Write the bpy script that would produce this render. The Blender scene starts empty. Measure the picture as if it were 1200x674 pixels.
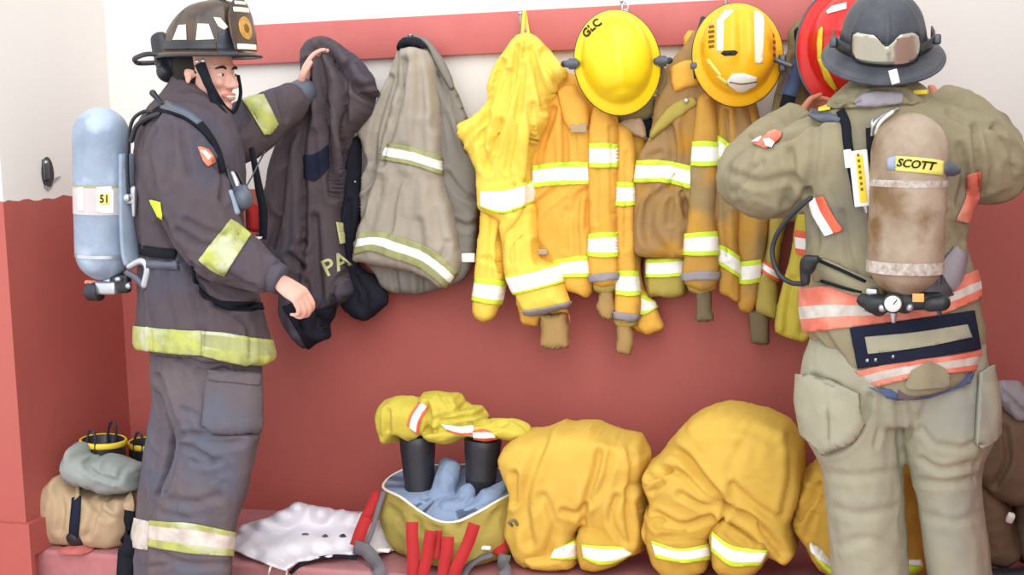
import bpy, bmesh, math, random
import numpy as np
from mathutils import Vector, Matrix
from mathutils.geometry import delaunay_2d_cdt
from mathutils.bvhtree import BVHTree
S = bpy.context.scene
COL = S.collection
random.seed(7)
rng = np.random.default_rng(7)

# ------------------------------------------------------------------ camera
FPX = 1600.0
YAW = math.atan(467/1600.0)
PIT = math.atan(186/1600.0)
ROL = 0.0289
CAM = np.array([0.0, -4.40, 1.5])
_f = np.array([-math.sin(YAW)*math.cos(PIT), math.cos(YAW)*math.cos(PIT), -math.sin(PIT)])
_r0 = np.array([math.cos(YAW), math.sin(YAW), 0.0])
_u0 = np.cross(_r0, _f)
_r = _r0*math.cos(ROL) - _u0*math.sin(ROL)
_u = _u0*math.cos(ROL) + _r0*math.sin(ROL)

def ray(px, py):
    px = np.asarray(px, float); py = np.asarray(py, float)
    return _f + ((px-600)/FPX)[..., None]*_r - ((py-337)/FPX)[..., None]*_u

def at(px, py, Y):
    d = ray(px, py)
    t = (np.asarray(Y, float) - CAM[1])/d[..., 1]
    return CAM + t[..., None]*d

def P(px, py, Y):
    return at(np.float64(px), np.float64(py), Y)

def proj(V):
    q = np.asarray(V) - CAM
    z = q@_f
    return np.stack([600 + FPX*(q@_r)/z, 337 - FPX*(q@_u)/z], -1)

def mpp(px, py, Y):           # metres per pixel
    return float((P(px, py, Y)-CAM)@_f)/FPX

# ------------------------------------------------------------------ numpy noise
def _h(i, j, k, s):
    n = (i*374761393 + j*668265263 + k*2147483647 + s*974711) & 0xffffffff
    n = ((n ^ (n >> 13))*1274126177) & 0xffffffff
    return ((n ^ (n >> 16)) & 0xffff)/32767.5 - 1.0

def noise(p, s=0):
    p = np.asarray(p, float)
    i = np.floor(p).astype(np.int64); f = p-i
    w = f*f*f*(f*(f*6-15)+10)
    r = 0
    for a in (0, 1):
        for b in (0, 1):
            for c in (0, 1):
                r = r + _h(i[..., 0]+a, i[..., 1]+b, i[..., 2]+c, s)*np.where(a, w[..., 0], 1-w[..., 0])*np.where(b, w[..., 1], 1-w[..., 1])*np.where(c, w[..., 2], 1-w[..., 2])
    return r

def fbm(p, s=0, o=3):
    r = 0; a = 1.0
    for k in range(o):
        r = r + a*noise(np.asarray(p)*(2.03**k), s+k); a *= .5
    return r

# ------------------------------------------------------------------ curves
def cr(pts, n=8, closed=False):
    """Catmull-Rom through pts."""
    p = np.asarray(pts, float); m = len(p)
    if m < 3 and not closed:
        t = np.linspace(0, 1, n*(m-1)+1)[:, None]
        return p[0]*(1-t)+p[-1]*t if m == 2 else p
    out = []
    rg = range(m) if closed else range(m-1)
    for i in rg:
        if closed: a, b, c, d = p[i-1], p[i], p[(i+1) % m], p[(i+2) % m]
        else:
            b, c = p[i], p[i+1]
            a = p[i-1] if i > 0 else 2*b-c
            d = p[i+2] if i+2 < m else 2*c-b
        for k in range(n):
            t = k/n
            out.append(.5*((2*b)+(-a+c)*t+(2*a-5*b+4*c-d)*t*t+(-a+3*b-3*c+d)*t**3))
    if not closed: out.append(p[-1])
    return np.array(out)

def resample(p, step, closed=False):
    q = np.vstack([p, p[:1]]) if closed else p
    L = np.r_[0, np.cumsum(np.linalg.norm(np.diff(q, axis=0), axis=1))]
    n = max(3, int(round(L[-1]/step)))
    t = np.linspace(0, L[-1], n+1)
    r = np.stack([np.interp(t, L, q[:, k]) for k in range(q.shape[1])], -1)
    return r[:-1] if closed else r

def chaikin(p, it=2):
    p = np.asarray(p, float)
    for k in range(it):
        q = np.roll(p, -1, 0); a = .14 if k == 0 else .25
        p = np.stack([p*(1-a)+q*a, p*a+q*(1-a)], 1).reshape(-1, p.shape[1])
    return p

def zp(x0, y0, sc, pts):       # points read in an enlarged crop
    return [(x0+a/sc, y0+b/sc) for a, b in pts]

# ------------------------------------------------------------------ mesh holder
class M:
    """verts + faces + per-face material index"""
    def __init__(s, V=None, F=None, mi=0):
        s.V = np.zeros((0, 3)) if V is None else np.asarray(V, float)
        s.F = [] if F is None else [tuple(int(i) for i in f) for f in F]
        s.mi = [mi]*len(s.F)
    def add(s, o, mi=None):
        k = len(s.V)
        s.V = np.vstack([s.V, o.V]); s.F += [tuple(i+k for i in f) for f in o.F]
        s.mi += (o.mi if mi is None else [mi]*len(o.F)); return s
    def copy(s):
        o = M(s.V.copy()); o.F = list(s.F); o.mi = list(s.mi); return o
    def xf(s, mat):
        m = np.array(mat); s.V = s.V@m[:3, :3].T + m[:3, 3]; return s
    def normals(s):
        me = bpy.data.meshes.new('t'); me.from_pydata(s.V.tolist(), [], s.F); 
        n = np.empty(len(s.V)*3, np.float32); me.vertices.foreach_get('normal', n)
        bpy.data.meshes.remove(me); return n.reshape(-1, 3).astype(float)
    def bvh(s):
        return BVHTree.FromPolygons(s.V.tolist(), s.F)

def build(name, m, mats, parent=None, smooth=True, mods=None, auto=None):
    me = bpy.data.meshes.new(name)
    me.from_pydata(np.asarray(m.V).tolist(), [], m.F)
    if not isinstance(mats, (list, tuple)): mats = [mats]
    for x in mats: me.materials.append(x)
    if len(mats) > 1: me.polygons.foreach_set('material_index', m.mi)
    me.validate(); me.update()
    if smooth: me.polygons.foreach_set('use_smooth', [True]*len(me.polygons))
    if auto is not None:
        try: me.set_sharp_from_angle(angle=math.radians(auto))
        except Exception: pass
    o = bpy.data.objects.new(name, me); COL.objects.link(o)
    if parent is not None:
        o.parent = parent
        o.matrix_parent_inverse = WM(parent).inverted()
    return o

def WM(o):                      # world matrix without a depsgraph update
    m = o.matrix_basis.copy()
    if o.parent: m = WM(o.parent) @ o.matrix_parent_inverse @ m
    return m

def empty(name, loc, label=None, cat=None, group=None):
    o = bpy.data.objects.new(name, None); COL.objects.link(o)
    o.location = Vector([float(v) for v in loc]); o.empty_display_size = .1
    if label: tag(o, label, cat, group)
    return o

def tag(o, label=None, cat=None, group=None, kind=None):
    if label: o['label'] = label
    if cat: o['category'] = cat
    if group: o['group'] = group
    if kind: o['kind'] = kind
    return o

# ------------------------------------------------------------------ shapes
def box(a, b):
    (x0, y0, z0), (x1, y1, z1) = a, b
    V = [(x, y, z) for z in (z0, z1) for y in (y0, y1) for x in (x0, x1)]
    return M(V, [(0, 2, 3, 1), (4, 5, 7, 6), (0, 1, 5, 4), (2, 6, 7, 3), (0, 4, 6, 2), (1, 3, 7, 5)])

def rbox(c, size, R=None, bev=.15, seg=3):
    bm = bmesh.new(); bmesh.ops.create_cube(bm, size=1)
    for v in bm.verts: v.co = Vector((v.co.x*size[0], v.co.y*size[1], v.co.z*size[2]))
    bmesh.ops.bevel(bm, geom=bm.edges[:], offset=bev*min(size), segments=seg, profile=.5, affect='EDGES')
    return from_bm(bm, c, R)

def from_bm(bm, c=(0, 0, 0), R=None):
    bm.verts.ensure_lookup_table()
    V = np.array([v.co[:] for v in bm.verts]); F = [[v.index for v in f.verts] for f in bm.faces]
    bm.verts.index_update(); F = [[v.index for v in f.verts] for f in bm.faces]
    bm.free()
    if R is not None: V = V@np.array(R).T
    return M(V+np.array(c), F)

def frame(d, up=(0, 0, 1)):
    d = np.asarray(d, float); d = d/np.linalg.norm(d)
    u = np.asarray(up, float)
    if abs(d@u)/np.linalg.norm(u) > .98: u = np.array((1., 0, 0)) if abs(d[0]) < .9 else np.array((0, 1., 0))
    x = np.cross(u, d); x /= np.linalg.norm(x)
    return x, np.cross(d, x), d        # x, y, axis

def ellipsoid(c, r, R=None, n=24, m=16):
    V = []; F = []
    for j in range(1, m):
        a = math.pi*j/m
        for i in range(n):
            b = 2*math.pi*i/n
            V.append((math.sin(a)*math.cos(b), math.sin(a)*math.sin(b), math.cos(a)))
    V.append((0, 0, 1)); V.append((0, 0, -1)); t, bt = len(V)-2, len(V)-1
    for j in range(m-2):
        for i in range(n):
            F.append((j*n+i, (j+1)*n+i, (j+1)*n+(i+1) % n, j*n+(i+1) % n))
    for i in range(n):
        F.append((t, i, (i+1) % n)); F.append((bt, (m-2)*n+(i+1) % n, (m-2)*n+i))
    V = np.array(V)*np.array(r)
    if R is not None: V = V@np.array(R).T
    return M(V+np.array(c), F)

def rings(rs, cap=True, closed=False):
    """rs: list of (N,3) rings"""
    n = len(rs[0]); V = np.vstack(rs); F = []
    k = len(rs)
    for j in range(k if closed else k-1):
        a, b = j*n, ((j+1) % k)*n
        for i in range(n):
            i2 = (i+1) % n
            F.append((a+i, a+i2, b+i2, b+i))
    m = M(V, F)
    if cap and not closed:
        c0 = V[:n].mean(0); c1 = V[-n:].mean(0); q = len(m.V)
        m.V = np.vstack([m.V, c0, c1])
        for i in range(n):
            m.F.append((q, (i+1) % n, i)); m.F.append((q+1, (k-1)*n+i, (k-1)*n+(i+1) % n))
        m.mi = [0]*len(m.F)
    return m

def tube(pts, r, n=16, sub=6, up=(0, 0, 1), flat=1.0, closed=False, rnd=True):
    """tube through 3-D points; r scalar / list / list of (rx,ry)"""
    p = np.asarray(pts, float)
    rr = np.array([(x, x*flat) if np.isscalar(x) else x for x in (r if isinstance(r, (list, tuple)) else [r]*len(p))], float)
    q = cr(np.hstack([p, rr]), sub, closed)
    p, rr = q[:, :3], np.abs(q[:, 3:])
    if rnd and not closed:      # rounded ends
        d0 = p[0]-p[1]; d0 /= np.linalg.norm(d0); d1 = p[-1]-p[-2]; d1 /= np.linalg.norm(d1)
        A = [(p[0]+d0*rr[0].min()*math.cos(a), rr[0]*math.sin(a)) for a in (.3, .8, 1.2)]
        B = [(p[-1]+d1*rr[-1].min()*math.cos(a), rr[-1]*math.sin(a)) for a in (1.2, .8, .3)]
        p = np.vstack([[a[0] for a in A], p, [b[0] for b in B]]); rr = np.vstack([[a[1] for a in A], rr, [b[1] for b in B]])
    t = np.gradient(p, axis=0)
    if closed: t = np.roll(p, -1, 0)-np.roll(p, 1, 0)
    rs = []; X = None
    ang = np.linspace(0, 2*math.pi, n, endpoint=False)
    for i in range(len(p)):
        d = t[i]/np.linalg.norm(t[i])
        if X is None: X, Yv, _ = frame(d, up)
        else:
            X = X-d*(X@d); X /= np.linalg.norm(X); Yv = np.cross(d, X)
        rs.append(p[i]+np.cos(ang)[:, None]*X*rr[i, 0]+np.sin(ang)[:, None]*Yv*rr[i, 1])
    return rings(rs, closed=closed)

def ribbon(pts, w, th=.003, nrm=None, sub=6):
    """flat strap: pts 3-D, w width, thickness th, nrm = direction the flat side faces"""
    p = cr(pts, sub); t = np.gradient(p, axis=0)
    ws = np.interp(np.linspace(0, 1, len(p)), np.linspace(0, 1, len(w)), w) if isinstance(w, (list, tuple)) else np.full(len(p), w)
    rs = []
    if nrm is None: nrm = (0, -1, 0)
    nn = np.asarray(nrm, float)
    if nn.ndim == 1: nn = np.tile(nn, (len(p), 1))
    else: nn = cr(nn, sub)
    for i in range(len(p)):
        d = t[i]/np.linalg.norm(t[i]); s = np.cross(d, nn[i]); s /= np.linalg.norm(s); k = np.cross(s, d)
        a, b = s*ws[i]/2, k*th/2
        rs.append(np.array([p[i]-a-b, p[i]+a-b, p[i]+a+b, p[i]-a+b]))
    return rings(rs)

def loft(secs, n=48, sub=6, e=1.0, cap=True, dirv=None):
    """secs: (xL,yL,xR,yR,Y,half depth): image-measured width, real depth. One closed tube."""
    s = cr(secs, sub)
    ang = np.linspace(0, 2*math.pi, n, endpoint=False)
    ca, sa = np.cos(ang), np.sin(ang)
    if e != 1: sa = np.sign(sa)*np.abs(sa)**e; ca = np.sign(ca)*np.abs(ca)**e
    rs = []
    for q in s:
        L = P(q[0], q[1], q[4]); R = P(q[2], q[3], q[4]); c = (L+R)/2; h = (R-L)/2
        dv = np.array([0, 1., 0]) if dirv is None else np.asarray(dirv, float)
        if dirv is None:           # depth axis square to the half width, roughly along the view
            v = (c-CAM); v[2] = 0; v /= np.linalg.norm(v); dv = v
        rs.append(c+ca[:, None]*h+sa[:, None]*dv*q[5])
    if cap:                        # soft ends
        def shr(r, f, nxt):
            c = r.mean(0); return c+(r-c)*f
        d0 = (rs[0]-rs[1]).mean(0); d1 = (rs[-1]-rs[-2]).mean(0)
        rs = [shr(rs[0], .55, 0)+d0*.5, shr(rs[0], .88, 0)+d0*.3]+rs+[shr(rs[-1], .88, 0)+d1*.3, shr(rs[-1], .55, 0)+d1*.5]
    return rings(rs)

def smoothmesh(m, it=5, lam=.5):
    E = set()
    for f in m.F:
        for a, b in zip(f, f[1:]+f[:1]): E.add((min(a, b), max(a, b)))
    E = np.array(list(E)); n = len(m.V)
    deg = np.bincount(E.ravel(), minlength=n)[:, None].clip(1)
    for _ in range(it):
        s = np.zeros_like(m.V)
        for k in range(3):
            s[:, k] = np.bincount(E[:, 0], m.V[E[:, 1], k], n)+np.bincount(E[:, 1], m.V[E[:, 0], k], n)
        m.V += lam*(s/deg-m.V)
    return m

def remesh(ms, vox=.008, sm=4):
    """union of closed shapes as ONE continuous surface"""
    if not isinstance(ms, (list, tuple)): ms = [ms]
    a = M()
    for x in ms: a.add(x)
    me = bpy.data.meshes.new('tmp'); me.from_pydata(a.V.tolist(), [], a.F)
    bm = bmesh.new(); bm.from_mesh(me)
    # orient every shell outwards
    bmesh.ops.recalc_face_normals(bm, faces=bm.faces[:]); bm.to_mesh(me); bm.free()
    o = bpy.data.objects.new('tmp', me); COL.objects.link(o)
    md = o.modifiers.new('r', 'REMESH'); md.mode = 'VOXEL'; md.voxel_size = vox; md.adaptivity = 0
    dg = bpy.context.evaluated_depsgraph_get(); ev = o.evaluated_get(dg); t = ev.to_mesh()
    V = np.empty(len(t.vertices)*3, np.float32); t.vertices.foreach_get('co', V)
    F = [tuple(p.vertices) for p in t.polygons]
    ev.to_mesh_clear(); bpy.data.objects.remove(o); bpy.data.meshes.remove(me)
    m = M(V.reshape(-1, 3).astype(float), F)
    return smoothmesh(m, sm)

def seg_dist(p, q):
    """distance of points p (n,2) to polyline q"""
    best = np.full(len(p), 1e9)
    for a, b in zip(q[:-1], q[1:]):
        ab = b-a; t = np.clip(((p-a)@ab)/max(ab@ab, 1e-12), 0, 1)
        best = np.minimum(best, np.linalg.norm(p-a-t[:, None]*ab, axis=1))
    return best

def inpoly(p, q):
    ins = np.zeros(len(p), bool); a = q; b = np.roll(q, -1, 0)
    for (x1, y1), (x2, y2) in zip(a, b):
        if y1 == y2: continue
        c = ((y1 > p[:, 1]) != (y2 > p[:, 1])) & (p[:, 0] < (x2-x1)*(p[:, 1]-y1)/(y2-y1)+x1)
        ins ^= c
    return ins

def puff(poly, Y, T, R=None, Tb=None, step=.008, it=2, yf=None, flatb=False):
    """soft cloth body: real-size outline standing at depth Y, bulging T to the front and Tb to the back.
    yf(x,z) shifts the middle surface in depth."""
    Tb = T*.6 if Tb is None else Tb
    R = R or max(T, .02)*1.1
    q = chaikin(np.array(poly, float), it) if it else np.array(poly, float)
    w = at(q[:, 0], q[:, 1], np.full(len(q), Y))[:, [0, 2]]
    b = resample(w, step*.8, True)
    lo, hi = b.min(0), b.max(0)
    gx, gz = np.meshgrid(np.arange(lo[0], hi[0], step), np.arange(lo[1], hi[1], step*.87))
    gx[1::2] += step/2
    g = np.stack([gx.ravel(), gz.ravel()], -1)
    g = g[inpoly(g, b)]
    bc = np.vstack([b, b[:1]])
    d = seg_dist(g, bc[::2] if len(bc) > 400 else bc)
    k = d > step*.55; g, d = g[k], d[k]
    nb = len(b)
    vv = [Vector(x) for x in b]+[Vector(x) for x in g]
    r = delaunay_2d_cdt(vv, [], [list(range(nb))], 1, 1e-6)
    v2 = np.array([x[:] for x in r[0]]); tri = [tuple(f) for f in r[2]]
    org = r[3]
    dd = np.zeros(len(v2))
    for i, o in enumerate(org):
        if o and min(o) >= nb: dd[i] = d[o[0]-nb]
    isb = dd == 0
    arc = lambda r_: np.sqrt(np.clip(1-(1-np.clip(dd/r_, 0, 1))**2, 0, 1))
    prof = .55*arc(min(R, .026))+.45*arc(R)
    ym = Y+(yf(v2[:, 0], v2[:, 1]) if yf else 0)*np.ones(len(v2))
    n = len(v2)
    front = np.stack([v2[:, 0], ym-T*prof, v2[:, 1]], -1)
    back = np.stack([v2[:, 0], ym+Tb*prof, v2[:, 1]], -1)
    mapb = np.arange(n); cnt = n; keep = []
    for i in range(n):
        if not isb[i]: mapb[i] = cnt; cnt += 1; keep.append(i)
    V = np.vstack([front, back[keep]])
    F = []
    for a, bb, c in tri:
        n2 = (v2[bb]-v2[a])[0]*(v2[c]-v2[a])[1]-(v2[bb]-v2[a])[1]*(v2[c]-v2[a])[0]
        if n2 < 0: bb, c = c, bb
        F.append((a, bb, c)); F.append((mapb[a], mapb[c], mapb[bb]))
    m = M(V, F)
    m.fw = np.zeros(len(V)); m.fw[:n] = np.clip(prof*1.3, 0, 1)
    return m

def facing(m):
    n = m.normals(); v = CAM-m.V; v /= np.linalg.norm(v, axis=1)[:, None]
    return np.clip((n*v).sum(1)*1.6, 0, 1), n

def sculpt(m, strokes, gain=1.0):
    """press folds into cloth: each stroke (points px, width px, depth mm) is a groove (+) or ridge (-)"""
    w, n = facing(m); q = proj(m.V); disp = np.zeros(len(m.V))
    for pts, wd, dp in strokes:
        c = cr(np.array(pts, float), 5)
        lo, hi = c.min(0)-3*wd, c.max(0)+3*wd
        k = np.where((q > lo).all(1) & (q < hi).all(1))[0]
        if not len(k): continue
        d = seg_dist(q[k], c)
        disp[k] += -dp*.001*gain*(np.exp(-(d/wd)**2)-.28*np.exp(-((d-wd*1.9)/(wd*.9))**2))
    m.V += n*(disp*w)[:, None]
    return m

def crumple(m, amp=.005, sc=9, st=(1, 1, 1), s=0, ridge=True, warp=.5):
    n = m.normals(); p = m.V*sc*np.array(st)
    p = p+warp*np.stack([noise(p*.7+3, s+11), noise(p*.7+7, s+12), noise(p*.7+13, s+13)], -1)
    v = noise(p, s)
    if ridge: v = (1-2.2*np.abs(v))*.8
    v2 = noise(p*2.3, s+5)
    if ridge: v2 = 1-2.2*np.abs(v2)
    m.V += n*((v+.4*v2)*amp)[:, None]
    return m

def fan(m, org, n=9, amp=.012, s=0, r0=20, r1=160, spread=None):
    """gathers that run down and outward from a hanging point (px)"""
    w, nn = facing(m); q = proj(m.V)-np.array(org, float)
    r = np.linalg.norm(q, axis=1); a = np.arctan2(q[:, 0], q[:, 1]+1e-6)
    a = a+.10*noise(np.stack([q[:, 0]/60, q[:, 1]/60, r*0], -1), s)
    v = noise(np.stack([a*n, r/220, a*0+s], -1), s)
    v = 1-2*np.abs(v)
    g = np.clip((r-r0)/(r1-r0), 0, 1)
    m.V += nn*(v*amp*g*w)[:, None]
    return m

def clipconvex(m, q, margin=0):
    """part of surface m lying behind convex image quad q; returns M"""
    q = np.asarray(q, float)
    ar = sum(q[i-1][0]*q[i][1]-q[i][0]*q[i-1][1] for i in range(len(q)))
    if ar < 0: q = q[::-1]
    if not hasattr(m, '_pj'):
        m._pj = proj(m.V); w, n = facing(m); m._n = n
        m._fc = np.array([m._pj[list(f)].mean(0) for f in m.F])
        m._fn = np.array([w[list(f)].mean() for f in m.F])
        m._ext = max(3, np.percentile([np.ptp(m._pj[list(f)], axis=0).max() for f in m.F[::7]], 98)*1.5)
    lo, hi = q.min(0)-m._ext, q.max(0)+m._ext
    k = np.where((m._fc > lo).all(1) & (m._fc < hi).all(1) & (m._fn > .02))[0]
    bm = bmesh.new(); vm = {}
    for i in k:
        f = m.F[i]
        for j in f:
            if j not in vm: vm[j] = bm.verts.new((m.V[j]+m._n[j]*margin).tolist())
        try: bm.faces.new([vm[j] for j in f])
        except ValueError: pass
    for i in range(len(q)):
        a, b = ray(*q[i-1]), ray(*q[i])
        nrm = np.cross(a, b)
        mid = ray(*q.mean(0))
        if nrm@mid < 0: nrm = -nrm
        bmesh.ops.bisect_plane(bm, geom=bm.verts[:]+bm.edges[:]+bm.faces[:], dist=1e-6, plane_co=CAM.tolist(), plane_no=nrm.tolist(), clear_inner=True)
    # keep the nearest sheet only
    bm.verts.index_update()
    if not len(bm.faces): bm.free(); return M()
    return from_bm(bm)

def thicken(m, th, allp=False):
    """closed slab from an open sheet"""
    if not len(m.F): return m
    bm = bmesh.new(); vs = [bm.verts.new(v.tolist()) for v in m.V]
    for f, mi in zip(m.F, m.mi):
        try: ff = bm.faces.new([vs[i] for i in f]); ff.material_index = mi
        except ValueError: pass
    bmesh.ops.remove_doubles(bm, verts=bm.verts[:], dist=.0006)
    bmesh.ops.dissolve_degenerate(bm, dist=.0004, edges=bm.edges[:])
    if not allp and len(bm.faces):          # one piece only: the largest connected sheet
        seen = set(); isl = []
        for f in bm.faces:
            if f in seen: continue
            st = [f]; seen.add(f); g = []
            while st:
                x = st.pop(); g.append(x)
                for e in x.edges:
                    for y in e.link_faces:
                        if y not in seen: seen.add(y); st.append(y)
            isl.append(g)
        ar = [sum(x.calc_area() for x in g) for g in isl]; mx = max(ar)
        isl = [g for g, a_ in zip(isl, ar) if a_ > .3*mx]+[g for g, a_ in zip(isl, ar) if a_ <= .3*mx]
        nb_ = sum(1 for a_ in ar if a_ > .3*mx)
        isl[:nb_] = sorted(isl[:nb_], key=lambda g: (g[0].calc_center_median()-Vector(CAM)).length)
        for g in isl[1:]: bmesh.ops.delete(bm, geom=g, context='FACES')
        bmesh.ops.delete(bm, geom=[v for v in bm.verts if not v.link_faces], context='VERTS')
    bm.normal_update(); bm.verts.index_update()
    V = np.array([v.co[:] for v in bm.verts]); N = np.zeros_like(V)
    for f in bm.faces:
        for v in f.verts: N[v.index] += np.array(f.normal)*f.calc_area()
    N /= np.linalg.norm(N, axis=1)[:, None]+1e-12
    k = len(V); o = M(np.vstack([V+N*th, V])); 
    for f in bm.faces:
        ix = [v.index for v in f.verts]; o.F.append(tuple(ix)); o.mi.append(f.material_index)
        o.F.append(tuple(i+k for i in ix[::-1])); o.mi.append(f.material_index)
    for e in bm.edges:
        if len(e.link_loops) == 1:
            l = e.link_loops[0]; a = l.vert.index; b = l.link_loop_next.vert.index
            o.F.append((b, a, a+k, b+k)); o.mi.append(l.face.material_index)
    bm.free(); return o

def band(m, top, bot, layers=((0, 1, 0),), off=.003, th=.0035, n=5):
    """sewn-on tape following the surface between two image polylines; layers (f0,f1,material)"""
    t = cr(np.array(top, float), n); b = cr(np.array(bot, float), n)
    if len(t) != len(b):
        k = max(len(t), len(b)); t = resample(t, 1e9, False) if 0 else np.stack([np.interp(np.linspace(0, 1, k), np.linspace(0, 1, len(t)), t[:, i]) for i in (0, 1)], -1)
        b = np.stack([np.interp(np.linspace(0, 1, k), np.linspace(0, 1, len(b)), b[:, i]) for i in (0, 1)], -1)
    out = M()
    for f0, f1, mi in layers:
        for i in range(len(t)-1):
            q = [t[i]*(1-f0)+b[i]*f0, t[i+1]*(1-f0)+b[i+1]*f0, t[i+1]*(1-f1)+b[i+1]*f1, t[i]*(1-f1)+b[i]*f1]
            out.add(clipconvex(m, q, off), mi)
    return thicken(out, th)

def hull(p):
    p = sorted(map(tuple, p)); h = []
    for s_ in (p, p[::-1]):
        k = len(h)
        for q in s_:
            while len(h)-k >= 2 and (h[-1][0]-h[-2][0])*(q[1]-h[-2][1])-(h[-1][1]-h[-2][1])*(q[0]-h[-2][0]) <= 0: h.pop()
            h.append(q)
        h.pop()
    return np.array(h)

def patch(m, poly, off=.003, th=.003):
    poly = hull(poly)
    return thicken(clipconvex(m, poly, off), th)

TRIM = ((0, .27, 0), (.27, .75, 1), (.75, 1, 0))
def trim(parent, m, top, bot, edge, silver=None, layers=TRIM, name='reflective_strip', off=.003, label=None):
    b = band(m, top, bot, layers, off)
    if not len(b.F): print('EMPTY BAND', parent.name, top); return None
    o = build(name, b, [edge, silver or MT['silver']], parent)
    if label: o['label'] = label
    return o

def lettering(m, txt, cx, cy, hpx, ang, Y, mat, parent, name='lettering', off=.003, sx=1.0, th=.0012, bold=.0, warp=None):
    """text laid on surface m around image point (cx,cy), hpx tall, turned ang degrees"""
    cu = bpy.data.curves.new('t', 'FONT'); cu.body = txt; cu.size = 1; cu.align_x = 'CENTER'; cu.align_y = 'CENTER'
    cu.resolution_u = 3; cu.offset = bold
    o = bpy.data.objects.new('t', cu); COL.objects.link(o)
    me = bpy.data.meshes.new_from_object(o.evaluated_get(bpy.context.evaluated_depsgraph_get()))
    bpy.data.objects.remove(o)
    bm = bmesh.new(); bm.from_mesh(me); bpy.data.meshes.remove(me)
    bmesh.ops.triangulate(bm, faces=bm.faces[:])
    bmesh.ops.subdivide_edges(bm, edges=[e for e in bm.edges if e.calc_length() > .12], cuts=2)
    bmesh.ops.triangulate(bm, faces=bm.faces[:])
    t = from_bm(bm)
    s = hpx/.72; ca, sa = math.cos(math.radians(ang)), math.sin(math.radians(ang))
    x = t.V[:, 0]*s*sx; y = -t.V[:, 1]*s
    if warp: x, y = warp(x, y)
    px = cx+x*ca+y*sa; py = cy-x*sa+y*ca
    bv = m.bvh(); V = []
    last = None
    for a, b in zip(px, py):
        d = ray(a, b); d /= np.linalg.norm(d)
        h = bv.ray_cast(Vector(CAM), Vector(d), 20)
        if h[0] is None: p = last if last is not None else P(a, b, Y); last_n = 0; q = P(a, b, p[1])
        else: q = np.array(h[0])-d*off; last = q
        V.append(q)
    t.V = np.array(V)
    t = thicken(t, th, True)
    return build(name, t, mat, parent, smooth=False)

# ------------------------------------------------------------------ materials
def srgb(*c):
    c = [x/255 for x in c]
    return tuple(x/12.92 if x <= .04045 else ((x+.055)/1.055)**2.4 for x in c)+(1,)
MT = {}
def mat(name, col, rough=.9, col2=None, nscale=6, namt=.5, weave=0, bump=.0, bscale=40, metal=0, spec=.3, col3=None, s3=2.2, t3=(.5, .62), trans=0, sheen=0, coat=0, ior=None, k2=(.35, .7)):
    m = bpy.data.materials.new(name); m.use_nodes = True; nt = m.node_tree; N = nt.nodes; L = nt.links
    b = N['Principled BSDF']; b.inputs['Roughness'].default_value = rough; b.inputs['Metallic'].default_value = metal
    b.inputs['Specular IOR Level'].default_value = spec
    if trans: b.inputs['Transmission Weight'].default_value = trans
    if sheen: b.inputs['Sheen Weight'].default_value = sheen; b.inputs['Sheen Roughness'].default_value = .6
    if coat: b.inputs['Coat Weight'].default_value = coat; b.inputs['Coat Roughness'].default_value = .12
    b.inputs['Base Color'].default_value = col
    tc = N.new('ShaderNodeTexCoord'); src = None
    if col2:
        n = N.new('ShaderNodeTexNoise'); n.inputs['Scale'].default_value = nscale; n.inputs['Detail'].default_value = 6; n.inputs['Roughness'].default_value = .62
        L.new(tc.outputs['Object'], n.inputs['Vector'])
        r = N.new('ShaderNodeMapRange'); r.inputs[1].default_value = k2[0]; r.inputs[2].default_value = k2[1]; r.inputs[4].default_value = namt
        L.new(n.outputs['Fac'], r.inputs[0])
        mx = N.new('ShaderNodeMix'); mx.data_type = 'RGBA'; mx.inputs[6].default_value = col; mx.inputs[7].default_value = col2
        L.new(r.outputs[0], mx.inputs[0]); src = mx.outputs[2]
        if col3:
            n3 = N.new('ShaderNodeTexNoise'); n3.inputs['Scale'].default_value = s3; n3.inputs['Detail'].default_value = 5
            L.new(tc.outputs['Object'], n3.inputs['Vector'])
            r3 = N.new('ShaderNodeMapRange'); r3.inputs[1].default_value = t3[0]; r3.inputs[2].default_value = t3[1]
            L.new(n3.outputs['Fac'], r3.inputs[0])
            mx3 = N.new('ShaderNodeMix'); mx3.data_type = 'RGBA'; mx3.inputs[7].default_value = col3
            L.new(r3.outputs[0], mx3.inputs[0]); L.new(src, mx3.inputs[6]); src = mx3.outputs[2]
        L.new(src, b.inputs['Base Color'])
    if bump:
        n = N.new('ShaderNodeTexNoise'); n.inputs['Scale'].default_value = bscale; n.inputs['Detail'].default_value = 5
        L.new(tc.outputs['Object'], n.inputs['Vector'])
        h = n.outputs['Fac']
        if weave:
            w = N.new('ShaderNodeTexChecker'); w.inputs['Scale'].default_value = weave
            L.new(tc.outputs['Object'], w.inputs['Vector'])
            a = N.new('ShaderNodeMath'); a.operation = 'MULTIPLY_ADD'; a.inputs[1].default_value = .12
            L.new(w.outputs['Fac'], a.inputs[0]); L.new(h, a.inputs[2]); h = a.outputs[0]
        bp = N.new('ShaderNodeBump'); bp.inputs['Strength'].default_value = bump; bp.inputs['Distance'].default_value = .004
        L.new(h, bp.inputs['Height']); L.new(bp.outputs['Normal'], b.inputs['Normal'])
    MT[name] = m; return m

def cloth(name, c, c2=None, c3=None, **k):
    k.setdefault('bump', .6); k.setdefault('bscale', 34); k.setdefault('namt', .6)
    return mat(name, srgb(*c), .95, srgb(*(c2 or [x*.88 for x in c])), col3=srgb(*c3) if c3 else None, weave=500, sheen=k.pop('sheen', .0), spec=.15, **k)
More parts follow.
